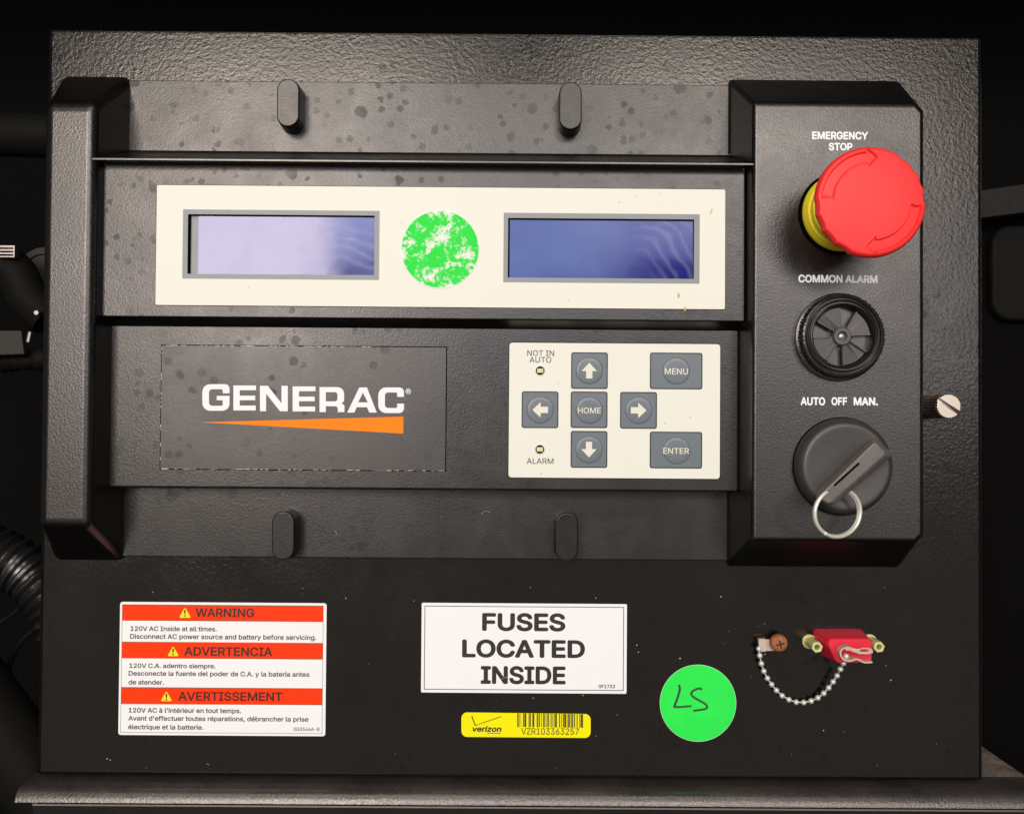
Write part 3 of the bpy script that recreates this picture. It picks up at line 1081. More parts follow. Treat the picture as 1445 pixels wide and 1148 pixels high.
cs = crop(920, 930, 9.57)
x, z = at(984.9, 991.3, 0)
st = thing('round_sticker', 'bright green round sticker handwritten LS on the lower black steel', 'sticker', x, z, 0, 'round green stickers')
add('sheet', plate([circle(x, z, 14.42, 96)], 0.02, 0.16), M['green'], st, smooth=False)
add('paper_rim', plate([circle(x, z, 14.5, 96), circle(x, z, 14.3, 96)], 0.02, 0.15), M['paper'], st, smooth=False)
L1 = smooth_path([at(*cs(*p), 0) for p in ((362, 338), (374, 400), (352, 490), (322, 575), (300, 630))], 6)
L2 = smooth_path([at(*cs(*p), 0) for p in ((288, 636), (380, 638), (470, 630), (535, 626))], 6)
S1 = smooth_path([at(*cs(*p), 0) for p in ((676, 402), (635, 388), (572, 410), (530, 450), (555, 500), (640, 552), (715, 595), (745, 635), (720, 663), (640, 678), (555, 688))], 6)
add('handwriting', merge([flat(stroke(L1, 0.92), 0.20), flat(stroke(L2, 0.80), 0.205), flat(stroke(S1, 0.82), 0.20)]), M['marker'], st, smooth=False)

# three-language warning label
cw = crop(160, 840, 4.661)
hw = 0.16
Wl = rect(168.2, 849.6, 460.0, 1037.2, hw)
wl = thing('warning_label', 'white warning label in three languages with orange red header bands', 'label', (Wl[0] + Wl[2]) / 2, Wl[1], 0)
add('sheet', plate([rrect(*Wl, 1.0)], 0.02, hw), M['paper'], wl, smooth=False)


def wrect(x0, y0, x1, y1, h):
    a, b = cw(x0, y0), cw(x1, y1)
    return rect(a[0], a[1], b[0], b[1], h)


B = wrect(52, 63, 1378, 903, hw)
add('border', plate([rrect(*B), rrect(*grow(B, -0.14))], hw + 0.005, hw + 0.035), M['soft_ink'], wl, smooth=False)
for y0, y1, tri, word, wx0, wx1, wy0, wy1 in ((63, 166, (471, 75, 432, 511, 145), 'WARNING', 540, 927, 83, 141), (308, 413, (393, 330, 355, 432, 397), 'ADVERTENCIA', 466, 1046, 338, 396), (606, 713, (349, 626, 311, 388, 692), 'AVERTISSEMENT', 427, 1112, 633, 691)):
    q = wrect(54, y0, 1376, y1, hw)
    bnd = add('header_band', plate([rrect(B[0] + 0.05, q[1], B[2] - 0.05, q[3])], hw + 0.005, hw + 0.03), M['red_band'], wl, label='band reading ' + word, smooth=False)
    add('outline', merge([flat([rrect(B[0], q[1] - 0.1, B[2], q[1] + 0.04)], hw + 0.05), flat([rrect(B[0], q[3] - 0.04, B[2], q[3] + 0.1)], hw + 0.05)]), M['soft_ink'], bnd, smooth=False)
    add('lettering', txt(cw, word, wx0, wx1, wy0, wy1, hw + 0.05, weight=0.020), M['maroon_ink'], bnd, smooth=False)
    ax, ay, bx0, bx1, by = tri
    T = [at(*cw(*p), hw) for p in ((ax, ay), (bx1, by), (bx0, by))]
    cenx, cenz = sum(p[0] for p in T) / 3, sum(p[1] for p in T) / 3
    add('hazard_triangle', flat([fillet([(a, b, 0.35) for a, b in T])], hw + 0.06), M['yellow_ink'], bnd, smooth=False)
    e0, e1 = cw(ax - 6, ay + 18), cw(ax + 6, ay + 50)
    add('exclamation_mark', merge([flat([[at(*cw(ax - 6, ay + 18), hw), at(*cw(ax + 6, ay + 18), hw), at(*cw(ax + 3, ay + 47), hw), at(*cw(ax - 3, ay + 47), hw)]], hw + 0.07), flat([circle(*at(*cw(ax, ay + 57), hw), 0.3, 16)], hw + 0.07)]), M['black_ink'], bnd, smooth=False)
ms = []
for s, x0, x1, yc, yb in (('120V AC Inside at all times.', 112, 680, 202, 233), ('Disconnect AC power source and battery before servicing.', 110, 1335, 255, 287),
                          ('120V C.A. adentro siempre.', 104, 672, 446, 476), ('Desconecte la fuente del poder de C.A. y la bater\u00eda antes', 100, 1290, 498, 529), ('de atender.', 99, 332, 553, 584),
                          ("120V AC \u00e0 l'int\u00e9rieur en tout temps.", 100, 840, 739, 770), ("Avant d'effectuer toutes r\u00e9parations, d\u00e9brancher la prise", 98, 1283, 793, 824), ('\u00e9lectrique et la batterie.', 97, 592, 848, 879)):
    ms.append(txt(cw, s, x0, x1, yc, yb, hw + 0.04, weight=0.020))
ms.append(txt(cw, '0G3546A-B', 1185, 1355, 866, 889, hw + 0.04, weight=0.012))
add('lettering', merge(ms), M['soft_ink'], wl, smooth=False)

# fuse label
cf = crop(480, 770, 3.0104)
Fl = rect(594.6, 850.9, 884.4, 977.3, hw)
fl = thing('fuse_label', 'white label reading FUSES LOCATED INSIDE in bold black capitals', 'label', (Fl[0] + Fl[2]) / 2, Fl[1], 0)
add('sheet', plate([rrect(*Fl, 0.5)], 0.02, hw), M['paper'], fl, smooth=False)
Bf = grow(Fl, -1.1)
add('border', plate([rrect(*Bf), rrect(*grow(Bf, -0.27))], hw + 0.005, hw + 0.035), M['soft_ink'], fl, smooth=False)
add('lettering', merge([txt(cf, 'FUSES', 603, 957, 285, 361, hw + 0.04, weight=0.030), txt(cf, 'LOCATED', 518, 1040, 398, 474, hw + 0.04, weight=0.030), txt(cf, 'INSIDE', 597, 958, 510, 586, hw + 0.04, weight=0.030), txt(cf, '0F1732', 1098, 1168, 588, 603, hw + 0.04, weight=0.020)]), M['black_ink'], fl, smooth=False)

# yellow asset tag
ct = crop(640, 990, 7.225)
tr = [at(*ct(*p), hw) for p in ((80, 354), (1398, 365), (1398, 121), (80, 104))]
tg = thing('asset_tag', 'small yellow asset tag with a check mark and bar code under a white label', 'tag', sum(p[0] for p in tr) / 4, tr[0][1], 0)
add('sheet', plate([fillet([(a, b, 2.2) for a, b in tr], 8)], 0.02, hw), M['tag_yellow'], tg, smooth=False)
ck1 = [at(*ct(*p), hw) for p in ((180, 142), (190, 138), (226, 232), (484, 143), (488, 150), (218, 242))]
add('check_mark', flat([ck1], hw + 0.04), M['brown_ink'], tg, smooth=False)


def sheared(cr, s, x0, x1, yc0, yb0, x2, yc2, h, **kw):
    me = txt(cr, s, x0, x1, yc0, yb0, h, **kw)
    return me


add('lettering', merge([txt(ct, 'verizon', 193, 490, 258, 302, hw + 0.04, weight=0.03, shear=0.2, ref='x'), flat([[at(*ct(*p), hw) for p in ((346, 313), (478, 315), (477, 321), (344, 319))]], hw + 0.04)]), M['black_ink'], tg, smooth=False)
add('serial_number', txt(ct, 'VZR103363257', 690, 1278, 265, 331, hw + 0.04, weight=0.006), M['brown_ink'], tg, smooth=False)
bars = ((650, 664), (671, 676), (683, 686), (708, 718), (722, 742), (764, 768), (772, 788), (803, 824), (848, 861), (868, 880), (893, 899), (912, 922), (926, 936), (948, 956), (960, 972), (984, 989), (998, 1009), (1021, 1030), (1035, 1054), (1075, 1085), (1097, 1103), (1115, 1126), (1129, 1149), (1158, 1163), (1168, 1186), (1193, 1202), (1206, 1219), (1228, 1239), (1255, 1265), (1283, 1292), (1297, 1320))
ms = []
for a, b in bars:
    d = (a - 650) / 675 * 9
    ms.append(flat([[at(*ct(*p), hw) for p in ((a, 252 + d), (b, 252 + d), (b, 113 + d), (a, 113 + d))]], hw + 0.04))
add('bar_code', merge(ms), M['brown_ink'], tg, smooth=False)

# ================================================================ EMERGENCY STOP BUTTON
HH = 54.0
ex, ez = at(1228.2, 285.2, HH - 2)
es = thing('emergency_stop_button', 'big red mushroom push button on a yellow collar, top of right housing', 'push button', ex, ez, HB)
ox_, oz_ = at(1187.5, 299.5, HB + 2)
add('gasket', lathe(ox_, oz_, [(14.7, HB + 0.01), (14.7, HB + 0.8), (14.3, HB + 1.2), (13.0, HB + 1.3)], 64), M['void'], es)
add('collar', lathe(ox_, oz_, [(13.7, HB + 1.2), (13.75, HB + 2.2), (13.4, HB + 3.0), (12.6, HB + 4.6), (12.0, HB + 4.8), (11.6, HB + 7.0), (11.2, HB + 7.2), (10.8, HB + 16.0), (10, HB + 20)], 72), M['yellow'], es)
RH = 18.15


def head_mesh():
    seg = 360

    def scal(t):
        d = math.degrees(t) % 360            # counter-clockwise, 0 = right
        for a0, a1 in ((-3, 62), (176, 248)):
            u = (d - a0) % 360
            if u < (a1 - a0):
                ph = u / (a1 - a0) * 4
                return 1 - 0.028 * max(0.0, math.sin(PI * (ph % 1))) ** 0.8
        return 1.0

    def recess(r, t):
        """sunk turning arrows with a thin raised lip round each; tail left, tip near the top, and the same turned by 180 degrees"""
        q = r / RH
        d = math.degrees(t) % 360
        best = -1.0
        for off in (0, 180):
            u = (d - off) % 360
            if not 70 <= u <= 190:
                continue
            along = (u - 84) / 57.3 * 0.795          # distance from the tip, in radii
            tail = (176 - u) / 57.3 * 0.795 - 0.03 * (1 - abs(q - 0.795) / 0.1)
            half = 0.012 + 0.95 * along if along < 0.155 else 0.098
            e = min(half - abs(q - 0.795), along, tail)
            best = max(best, e)
        if best > 0.014:
            return 0.7
        if best > -0.002:
            return 0.7 * (best + 0.002) / 0.016
        if best > -0.022:
            return -0.10
        return 0.0

    radii = [0, .06, .15, .3, .45, .55, .60, .62] + [.63 + .008 * k for k in range(42)] + [.975]
    bm = bmesh.new()
    rings = []
    for q in radii:
        if q == 0:
            rings.append([bm.verts.new(P(ex, ez, HH))])
            continue
        ring = []
        for k in range(seg):
            t = 2 * PI * k / seg
            s = scal(t) if q > 0.9 else 1
            r = q * RH * (1 - (1 - s) * max(0, (q - 0.9) / 0.075))
            h = HH - 0.9 * q ** 2.2 - (0.35 * ((q - 0.93) / 0.045) ** 2 if q > 0.93 else 0) - recess(q * RH, t)
            ring.append(bm.verts.new(P(ex + r * math.cos(t), ez + r * math.sin(t), h)))
        rings.append(ring)
    for q, dh in ((.993, -1.9), (1.0, -2.4), (1.0, -3.6), (.985, -4.2), (.93, -4.8), (.80, -5.6), (.66, -7.0), (.62, -13.0)):
        ring = []
        for k in range(seg):
            t = 2 * PI * k / seg
            s = scal(t) if q > 0.9 else 1
            ring.append(bm.verts.new(P(ex + q * RH * s * math.cos(t), ez + q * RH * s * math.sin(t), HH + dh)))
        rings.append(ring)
    for a, b in zip(rings, rings[1:]):
        for k in range(seg):
            k2 = (k + 1) % seg
            if len(a) == 1:
                bm.faces.new((a[0], b[k], b[k2]))
            else:
                bm.faces.new((a[k], a[k2], b[k2], b[k]))
    return from_bm(bm, 'head')


hd = add('mushroom_head', head_mesh(), M['red'], es)
hd.data.set_sharp_from_angle(angle=math.radians(32)) if hasattr(hd.data, 'set_sharp_from_angle') else None

# ================================================================ ALARM BUZZER
ax_, az_ = at(1187.2, 474.6, HB + 3)
ab = thing('alarm_buzzer', 'round black buzzer with knurled ring and slotted grille, below COMMON ALARM', 'buzzer', ax_, az_, HB)
add('washer', lathe(ax_, az_, [(15.6, HB + 0.01), (15.6, HB + 0.9), (15.2, HB + 1.2), (13, HB + 1.2)], 72), M['gloss_black'], ab)
kn = lambda t, r, h: 1 + (0.018 * (1 if math.sin(t * 84) > 0 else -1) if r > 14.3 else 0)
add('knurled_ring', lathe(ax_, az_, [(14.6, HB + 1.1), (14.6, HB + 4.6), (14.2, HB + 5.2), (13.6, HB + 5.45), (13.25, HB + 5.2), (13.15, HB + 4.5), (12.9, HB + 4.5), (12.8, HB + 5.35), (12.4, HB + 5.6), (12.0, HB + 5.35), (11.9, HB + 4.7), (11.6, HB + 4.7), (11.5, HB + 5.4), (11.1, HB + 5.6), (10.7, HB + 5.2), (10.55, HB + 4.4), (10.2, HB + 2.4), (10.2, HB + 1.3)], 336, kn, cap1=False), M['alarm_ring'], ab)
add('chamber', lathe(ax_, az_, [(10.3, HB + 0.9), (5, HB + 0.85), (0, HB + 0.8)], 48), M['void'], ab)
RG = 10.0


def sector(a0, a1, r0, r1, ha, hb, hlow, n=8):
    """blade between two bearings (image degrees, clockwise), tilted from ha to hb"""
    lo, hi = [], []
    for k in range(n + 1):
        t = -math.radians(a0 + (a1 - a0) * k / n)
        h = ha + (hb - ha) * k / n
        hi.append((ax_ + r1 * math.cos(t), az_ + r1 * math.sin(t), h))
    for k in range(n, -1, -1):
        t = -math.radians(a0 + (a1 - a0) * k / n)
        h = ha + (hb - ha) * k / n
        hi.append((ax_ + r0 * math.cos(t), az_ + r0 * math.sin(t), h))
    return loft([[(x, z, h - hlow) for x, z, h in hi], hi])


for k in range(4):
    g0, g1 = (-95, -59) if k == 0 else ((-4, 32), (86, 121), (176, 211))[k - 1]
    nxt = (-4, 86, 176, 265)[k]
    ta, tb = ((3.1, 3.3), (2.6, 3.7), (3.1, 3.3), (2.6, 3.7))[k]
    add('grille_blade', sector(g1, nxt, 2.6, RG, HB + ta, HB + tb, 0.9), M['grille'], ab, smooth=False)
    add('inner_web', sector(g0, g1, 2.4, RG * 0.46, HB + 1.4, HB + 1.4, 0.3), M['grille'], ab, smooth=False)
    for g in (g0, g1):
        add('grille_rib', sector(g - 1.3, g + 1.3, 2.6, RG, HB + 3.85, HB + 3.85, 1.6, 2), M['grille'], ab, smooth=False)
hb_ = add('hub', lathe(ax_, az_, [(3.5, HB + 1.6), (3.2, HB + 4.0), (2.9, HB + 4.3), (1.75, HB + 4.3), (1.55, HB + 4.0), (1.5, HB + 3.1), (0, HB + 3.0)], 36), M['grille'], ab)
add('pin', lathe(ax_ + 0.1, az_, [(1.15, HB + 3.02), (1.0, HB + 3.5), (0.5, HB + 3.7), (0, HB + 3.75)], 24), M['nickel_side'], hb_)

# ================================================================ SELECTOR SWITCH
sx_, sz_ = at(1187.6, 657.6, HB)
sw = thing('selector_switch', 'dark grey rotary switch with a slanted lever turned towards MAN.', 'switch', sx_, sz_, HB)
add('knob', lathe(sx_, sz_, [(17.1, HB + 0.3), (17.1, HB + 1.6), (16.8, HB + 3.0), (16.0, HB + 4.7), (15.0, HB + 5.6), (14.2, HB + 5.75), (13.2, HB + 5.6), (0, HB + 5.5)], 96), M['knob'], sw)
add('gasket', lathe(sx_, sz_, [(17.4, HB + 0.01), (17.4, HB + 0.4), (16, HB + 0.45)], 72), M['void'], sw)


def lever_mesh():
    hb0, ht = HB + 5.2, HB + 16.8

    def pt(t, n, h):
        x, y = t * .742 + n * .671, -t * .671 + n * .742
        return (*at(*c4(x, y), h), h)
    low = [pt(-262, 770, hb0), pt(-232, 832, hb0), pt(-205, 905, hb0), pt(-150, 925, hb0), pt(285, 930, hb0), pt(306, 905, hb0), pt(300, 772, hb0), pt(272, 762, hb0)]
    mid = [pt(-266, 800, ht - 2), pt(-250, 850, ht - 2), pt(-226, 905, ht - 2), pt(-190, 922, ht - 2), pt(300, 940, ht - 2.6), pt(318, 912, ht - 2.6), pt(308, 782, ht - 2.6), pt(286, 770, ht - 2)]
    top = [pt(-255, 808, ht), pt(-247, 848, ht), pt(-234, 886, ht), pt(-207, 898, ht), pt(276, 902, ht - .4), pt(290, 884, ht - .4), pt(284, 804, ht - .4), pt(264, 792, ht)]
    return loft([low, mid, top])


lv = bevel(add('lever', lever_mesh(), M['lever'], sw), 0.7, 3, 20)
sl = []
for t, n in ((-120, 820), (103, 820), (112, 826), (103, 833), (-120, 833)):
    x, y = t * .742 + n * .671, -t * .671 + n * .742
    sl.append(at(*c4(x, y), HB + 16.85))
add('slot', plate([sl], HB + 15.5, HB + 16.88), M['void'], lv, smooth=False)

# split ring through the lever
rx, rz = at(1181.2, 722.7, 39.5)
kr = thing('key_ring', 'pale steel split ring hanging from the lever of the rotary switch', 'ring', rx, rz, 38)


def coil():
    pts = []
    R0 = 8.1
    n = 190
    for k in range(n):
        t = -2 * PI * 1.93 * k / (n - 1) + 0.55 + PI
        tilt = 0.10
        x = 1.09 * R0 * math.cos(t)
        z = R0 * math.sin(t)
        off = (k / (n - 1) - 0.5) * 1.25
        x *= 1 + off * 0.035
        z *= 1 + off * 0.035
        h = 40.2 - x * 0.42 - (8 - z) * 0.05 + off
        pts.append((rx + x + off * 0.25, rz + z + off * 0.12, h))
    return tube(pts, 0.66, 12)


add('coil', coil(), M['ring'], kr)

# ================================================================ THUMB SCREW
tx, tz = at(1339.2, 573.0, 15.0)
ts = thing('thumb_screw', 'bright slotted thumb screw with a knurled shank, beside the right housing', 'screw', tx, tz, 0)
kn2 = lambda t, r, h: 1 + (0.035 * math.sin(t * 26) if r > 4.05 else 0)
add('shank', lathe(tx, tz, [(4.2, 0.5), (4.3, 1.2), (4.3, 12.8), (4.2, 13.4), (3.6, 13.6)], 208, kn2, cap0=True), M['nickel_side'], ts)


def slotted(x, z, r, h0_, h1_, ang, w, lip=0.25, kn=None):
    ms = []
    for s in (1, -1):
        lp = []
        a0 = math.asin(w / 2 / r)
        n = 40
        for k in range(n + 1):
            t = a0 + (PI - 2 * a0) * k / n
            q = r * (1 + (0.03 * math.sin(t * 26) if kn else 0))
            X, Z = q * math.cos(t), s * q * math.sin(t)
            lp.append((x + X * math.cos(ang) - Z * math.sin(ang), z + X * math.sin(ang) + Z * math.cos(ang)))
        ms.append(plate([lp], h0_, h1_, bev=lip))
    return merge(ms)


add('head', slotted(tx, tz, 4.35, 13.5, 15.0, math.radians(-33), 1.15, 0.2, True), M['nickel'], ts, smooth=False)

# ================================================================ PORT WITH CAP, POSTS, CHAIN
cp = crop(1040, 870, 6.283)


def pp(x, y, h):
    return at(*cp(x, y), h)


hc = 12.5
fr = [pp(808, 190, hc), pp(1196, 190, hc), pp(1203, 300, hc), pp(1197, 405, hc), pp(880, 412, hc), pp(806, 250, hc)]
dc = thing('dust_cap', 'red soft cap plugged over a small port on the lower right steel', 'cap', pp(1000, 300, hc)[0], pp(1000, 300, hc)[1], 0)


def cap_loop(s, h):
    cx_ = sum(p[0] for p in fr) / len(fr)
    cz_ = sum(p[1] for p in fr) / len(fr)
    pts = [(cx_ + (x - cx_) * s, cz_ + (z - cz_) * s) for x, z in fr]
    rr = [2.2, 1.6, 0.8, 1.2, 2.6, 2.2]
    return [(x, z, h) for x, z in fillet([(p[0], p[1], r) for p, r in zip(pts, rr)], 6)]


add('cap_body', loft([cap_loop(1.17, 0.02), cap_loop(1.09, 6), cap_loop(1.0, hc - 0.9), cap_loop(.985, hc - 0.35), cap_loop(.95, hc)]), M['red_cap'], dc)
add('embossed_mark', txt(cp, '1F', 935, 990, 215, 258, hc + 0.06, weight=-0.01), plain('embossed_red', (0.86, 0.05, 0.08), 0.3), dc, smooth=False)


def hexa(x, z, r, rot=0.0):
    return [(x + r * math.cos(PI / 3 * k + rot), z + r * math.sin(PI / 3 * k + rot)) for k in range(6)]


for x0, y0, lab in ((713, 270, 'hex jack post at the left end of the red cap'), (1262, 268, 'hex jack post at the right end of the red cap')):
    hj = 10.0
    x, z = pp(x0, y0, hj)
    j = thing('jack_post', 'yellow zinc ' + lab, 'post', x, z, 0, 'jack posts of the capped port')
    o = add('post', plate([hexa(x, z, 2.15, 0.2), circle(x, z, 0.95, 24)], 1.0, hj, bev=0.22), M['zinc'], j, smooth=False)
    add('washer', plate([circle(x, z, 2.7, 32), circle(x, z, 0.9, 24)], 0.02, 1.0, bev=0.12), M['zinc'], j, smooth=False)
    add('bore', lathe(x, z, [(0.97, hj - 0.1), (0.97, hj - 5), (0, hj - 5.2)], 24), M['rust_dark'], j)

sxr, szr = pp(382, 240, 5.5)
rs = thing('rusty_screw', 'rust brown pan head screw holding the chain clip to the steel', 'screw', sxr, szr, 0)
add('head', lathe(sxr, szr, [(2.6, 1.0), (3.15, 2.2), (3.3, 3.6), (3.1, 4.7), (2.5, 5.5), (1.4, 5.9), (0, 6.0)], 40), M['rust'], rs)
cross = []
for a in (0.25, 0.25 + PI / 2):
    c_, s_ = math.cos(a), math.sin(a)
    cross.append(plate([[(sxr + u * c_ - v * s_, szr + u * s_ + v * c_) for u, v in ((-1.5, -.32), (1.5, -.32), (1.5, .32), (-1.5, .32))]], 5.0, 6.06 if a < 1 else 6.05))
add('cross_slot', merge(cross), M['rust_dark'], rs, smooth=False)

ch = thing('bead_chain', 'silver bead chain looping from the rusty screw to the red cap', 'chain', pp(560, 700, 3)[0], pp(560, 757, 3)[1], 2)
beads = [(195, 282), (202, 342), (216, 413), (238, 480), (270, 543), (307, 597), (350, 650), (400, 697), (460, 732), (525, 754), (591, 757), (657, 744), (717, 716), (769, 676), (813, 627), (852, 574), (888, 519), (917, 462), (944, 408), (968, 347)]
bp = []
for i, (x0, y0) in enumerate(beads):
    u = i / (len(beads) - 1)
    h = 4.0 - 2.6 * math.sin(PI * min(1, u * 1.25)) if u < 0.8 else 1.4 + (u - 0.8) / 0.2 * 13.5
    h = max(h, 1.4)
    bp.append((*pp(x0, y0, h), h))
bm = bmesh.new()
bmesh.ops.create_uvsphere(bm, u_segments=16, v_segments=10, radius=1.08 * MM)
bead_me = from_bm(bm, 'bead')
for p in bp:
    o = add('bead', bead_me, M['bead'], ch)
    o.location = P(*p)
add('link_wire', tube(bp, 0.30, 6), M['bead'], ch)


def ribbon(path, width, thick, h):
    """strip standing on edge: path of (x, z), width along the viewing axis"""
    lo = stroke(path, thick)[0]
    return loft([[(x, z, h - width) for x, z in lo], [(x, z, h) for x, z in lo]])


p1 = smooth_path([pp(*q, 5) for q in ((300, 296), (262, 308), (200, 306), (192, 262), (190, 205), (225, 192), (290, 196))], 6)
add('end_clip', loft([[(x, z, 1.2) for x, z in fillet([(a, b, .4) for a, b in (pp(195, 198, 4), pp(262, 198, 4), pp(268, 305, 4), pp(205, 308, 4))])], [(x, z, 4.2) for x, z in fillet([(a, b, .4) for a, b in (pp(190, 195, 4.2), pp(255, 195, 4.2), pp(262, 305, 4.2), pp(200, 308, 4.2))])]]), M['clip'], ch, label='grey folded clip beside the rusty screw')
add('clip_tab', hull_box((*pp(255, 298, 2), *pp(330, 200, 2)), (*pp(255, 298, 2), *pp(330, 200, 2)), 1.0, 2.2), M['clip'], ch)
hp_ = 17.5
p2 = smooth_path([pp(*q, hp_) for q in ((1200, 400), (1130, 402), (1065, 374), (1010, 388), (955, 382), (925, 348), (918, 312), (938, 282), (980, 270), (1020, 280))], 5)
cl = add('end_clip', ribbon(p2, 3.4, 0.62, hp_), M['clip'], ch, label='open loop clip on the face of the red cap', smooth=False)
pad = fillet([(*pp(968, 264, hp_), .5), (*pp(1030, 278, hp_), 1), (*pp(1075, 284, hp_), 1), (*pp(1120, 272, hp_), 1), (*pp(1180, 276, hp_), 1), (*pp(1206, 290, hp_), .6), (*pp(1206, 322, hp_), .6), (*pp(1160, 331, hp_), 1), (*pp(1085, 330, hp_), 1), (*pp(1040, 314, hp_), 1), (*pp(1000, 298, hp_), 1), (*pp(955, 300, hp_), .5)])
ec = pp(1130, 297, hp_)
add('eyelet', plate([pad, [(ec[0] + 1.7 * math.cos(2 * PI * k / 20), ec[1] + .5 * math.sin(2 * PI * k / 20)) for k in range(20)]], hp_ - 0.6, hp_ + 0.1, bev=0.15), M['clip'], cl, smooth=False)

# ================================================================ SUPPORT RAIL / SHELF
ZR = at(722, 1099, 0)[1] - 0.8
xL, xRr = at(52, 1112, 8)[0], 201.5
ra = thing('support_shelf', 'black steel shelf with a rolled shiny front edge under the cabinet', 'shelf', 0, ZR - 12, 0)
prof = [(-60.0, ZR - 1.5), (-60.0, ZR), (4.0, ZR)]
prof[2] = (2.0, ZR)
prof += [(4.8, ZR - 0.2), (7.0, ZR - 0.5), (8.3, ZR - 1.0), (9.2, ZR - 2.0), (9.9, ZR - 3.2), (10.4, ZR - 4.4), (10.5, ZR - 4.8), (10.2, ZR - 5.0), (8.0, ZR - 5.0), (7.0, ZR - 4.4), (2, ZR - 1.5)]
xL2 = -180.5
add('rolled_edge', loft([[(x, z, h) for h, z in prof if h > -50] + [(x, ZR - 1.5, -8), (x, ZR, -8)] for x in (xL2 + 0.0, xRr + 20)]), M['rail'], ra)
add('shelf_top', hull_box((XL + 2, ZR - 1.5, xRr, ZR - 0.02), (XL + 2, ZR - 1.5, xRr, ZR - 0.02), -60, -7.9), M['shelf'], ra, smooth=False)
add('lower_lip', hull_box((xL2 + 6, ZR - 6.3, xRr + 20, ZR - 5.7), (xL2 + 6, ZR - 6.3, xRr + 20, ZR - 5.7), -4, 9.6), M['nickel_side'], ra, smooth=False)
add('apron', hull_box((xL2 + 6, ZR - 40, xRr + 20, ZR - 6.3), (xL2 + 6, ZR - 40, xRr + 20, ZR - 6.3), -4, 9.0), M['bracket'], ra, smooth=False)
e0, e1 = at(43, 1122, 8), at(60, 1141, 8)
add('end_edge', tube([(e0[0], e0[1], 8), (e1[0], e1[1], 8)], 0.8, 8), M['nickel_side'], ra)

# ================================================================ BACKGROUND PIECES
def bgtube(name, label, cat, pix, h, r, mat, group=None, ribs=None):
    pts = smooth_path([(*at(px, py, h), h) for px, py in pix], 14)
    t = thing(name, label, cat, *pts[0])
    if ribs:
        rf2 = lambda i: r * (1 + 0.10 * math.sin(i * ribs))
    else:
        rf2 = None
    add('pipe_wall' if 'pipe' in name else 'hose_wall', tube(pts, r, 20, rfun=rf2), mat, t)
    return t


bgtube('grey_pipe', 'dim grey pipe crossing behind the upper left edge of the cabinet', 'pipe', [(-60, 188), (0, 190), (60, 192), (130, 195)], -60, 9.5, M['rubber'])
t = bgtube('ribbed_hose', 'shiny black ribbed hose behind the lower left corner of the left housing', 'hose', [(-40, 768), (0, 785), (40, 810), (75, 850), (95, 900)], -40, 11, M['gloss_black'], ribs=1.6)
bgtube('bent_hose', 'dark hose bending down behind the middle of the left housing', 'hose', [(-30, 370), (0, 372), (22, 385), (40, 420), (70, 450)], -70, 9, M['rubber'])
t = thing('hose_clamp', 'pale slotted band clamped round the dark bent hose', 'clamp', *at(8, 353, -58), -58)
x, z = at(8, 354, -58)
add('band', hull_box((x - 4, z - 2.6, x + 3.4, z + 2.6), (x - 4, z - 2.6, x + 3.4, z + 2.6), -63, -59), M['nickel_side'], t, smooth=False)
for k in range(3):
    add('slot', hull_box((x - 3.4, z - 2.0 + 1.5 * k, x + 2.8, z - 1.3 + 1.5 * k), (x - 3.4, z - 2.0 + 1.5 * k, x + 2.8, z - 1.3 + 1.5 * k), -60, -58.8), M['void'], t, smooth=False)
t = thing('wire_terminal', 'small bright metal fitting left of the left housing', 'fitting', *at(52, 440, -30), -30)
x, z = at(51, 441, -30)
add('nut', lathe(x, z, [(1.3, -34), (1.3, -30.5), (1.0, -30)], 6), M['nickel_side'], t, smooth=False)
add('stem', tube([(*at(41, 468, -30), -31), (*at(38, 482, -30), -31)], 1.0, 8), M['nickel_side'], t)
bgtube('thick_cable', 'thick dull black cable slanting past the lower left corner', 'cable', [(-70, 930), (-20, 1000), (30, 1070), (90, 1160), (130, 1240)], -25, 15, M['rubber'])
bgtube('thin_wire', 'thin dark wire curving behind the lower left of the cabinet', 'wire', [(10, 950), (20, 920), (40, 895), (70, 880)], -45, 1.2, M['rubber'])
t = thing('side_bracket', 'dark steel bar behind the right edge of the cabinet', 'bracket', *at(1420, 285, -40), -40)
q = [at(1370, 270, -40), at(1480, 254, -40), at(1480, 296, -40), at(1370, 310, -40)]
bevel(add('bar', loft([[(x, z, -52) for x, z in q], [(x, z, -40) for x, z in q]]), M['bracket'], t), 0.6, 2)
q = [at(1370, 312, -55), at(1500, 298, -55), at(1500, 1180, -55), at(1370, 1180, -55)]
add('web_plate', loft([[(x, z, -60) for x, z in q], [(x, z, -55) for x, z in q]]), M['web'], t, smooth=False)

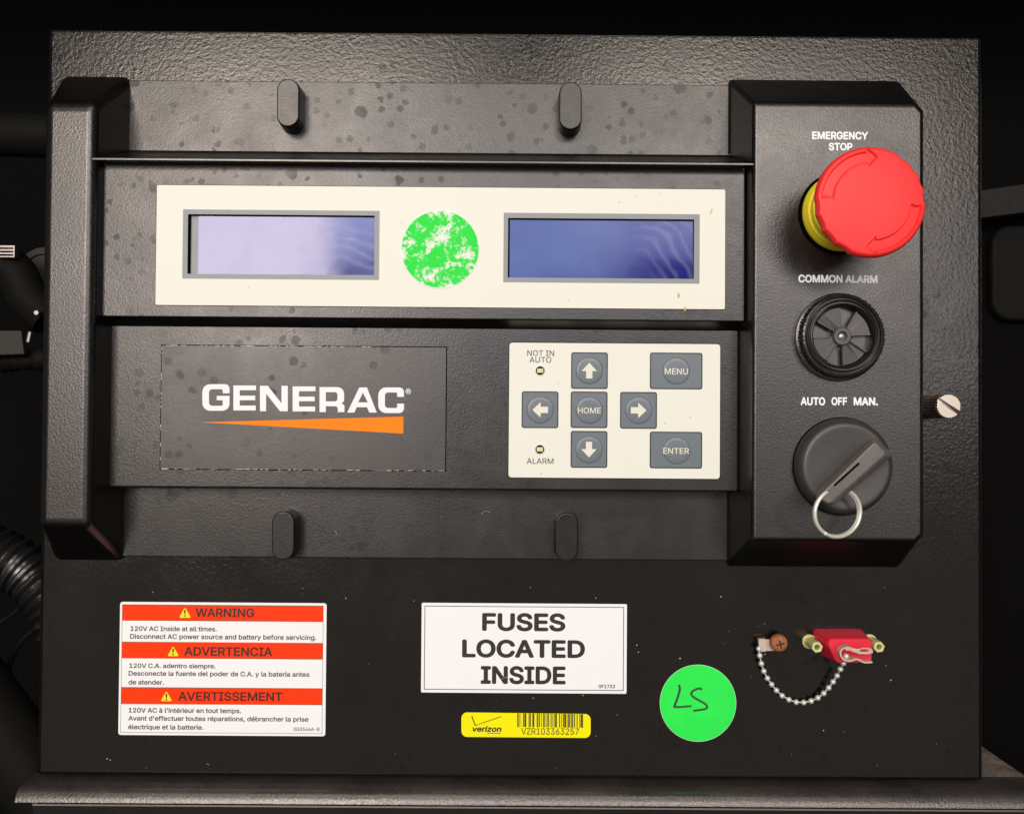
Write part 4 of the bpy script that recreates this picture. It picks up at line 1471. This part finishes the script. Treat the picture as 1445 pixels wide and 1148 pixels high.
t = thing('canister', 'dim round grey canister behind the left housing at screen height', 'canister', *at(48, 385, -85), -85)
x, z = at(60, 385, -85)
add('shell', lathe(x, z, [(13, -140), (13, -88), (12, -85.5), (9, -85), (8.5, -86), (0, -86)], 40), M['canister'], t)
t = thing('mounting_tab', 'dull bluish metal tab showing left of the left housing, below the hose', 'bracket', *at(18, 480, -60), -60)
q = [at(-30, 466, -60), at(30, 466, -60), at(34, 500, -60), at(-30, 502, -60)]
bevel(add('tab_plate', loft([[(x, z, -63) for x, z in q], [(x, z, -60) for x, z in q]]), M['canister'], t), 0.5, 2)
bgtube('corrugated_sleeve', 'dark corrugated sleeve under the metal tab by the left housing', 'sleeve', [(-40, 520), (0, 512), (30, 508), (80, 506)], -70, 4.5, M['rubber'], ribs=1.3)
bgtube('thin_wire', 'thin dark wire rising toward the ribbed hose at lower left', 'wire', [(-10, 885), (15, 868), (38, 852), (70, 848)], -50, 1.0, M['rubber'])
t = thing('side_box', 'dark rounded box under the steel bar behind the right edge of the cabinet', 'box', *at(1430, 380, -50), -50)
x0_, z0_ = at(1400, 452, -50)
x1_, z1_ = at(1520, 318, -50)
add('box_shell', plate([rrect(x0_, z0_, x1_, z1_, 9)], -80, -50, bev=1.5), M['rubber'], t, smooth=False)

# ================================================================ LOOSE DUST GRAINS AND FIBRES
def grains():
    r2 = random.Random(11)
    ms = []
    for k in range(55):
        px, py = r2.uniform(75, 1380), r2.uniform(805, 1085)
        if 165 < px < 465 and 845 < py < 1042 and r2.random() < 0.9:
            continue
        x, z = at(px, py, 0)
        s = r2.choice((0.12, 0.15, 0.2, 0.28))
        ms.append(plate([[(x + s * r2.uniform(.5, 1.2) * math.cos(a), z + s * r2.uniform(.5, 1.2) * math.sin(a)) for a in (0, 1.1, 2.2, 3.3, 4.3, 5.4)]], 0.0, 0.12))
    for k in range(4):
        px, py = r2.uniform(180, 1040), r2.choice((r2.uniform(700, 800), r2.uniform(800, 1085), r2.uniform(120, 210)))
        hh = 0.05 if py > 792 else HS + 0.05
        x, z = at(px, py, hh)
        a = r2.uniform(0, PI)
        L = r2.uniform(0.5, 1.8)
        pts = smooth_path([(x, z, hh + 0.1), (x + L * math.cos(a), z + L * math.sin(a), hh + 0.35), (x + 2 * L * math.cos(a + .5), z + 2 * L * math.sin(a + .5), hh + 0.1)], 4)
        ms.append(tube(pts, 0.07, 5))
    return merge(ms)


g = add('dust', grains(), M['debris'], smooth=False)
g['kind'] = 'stuff'
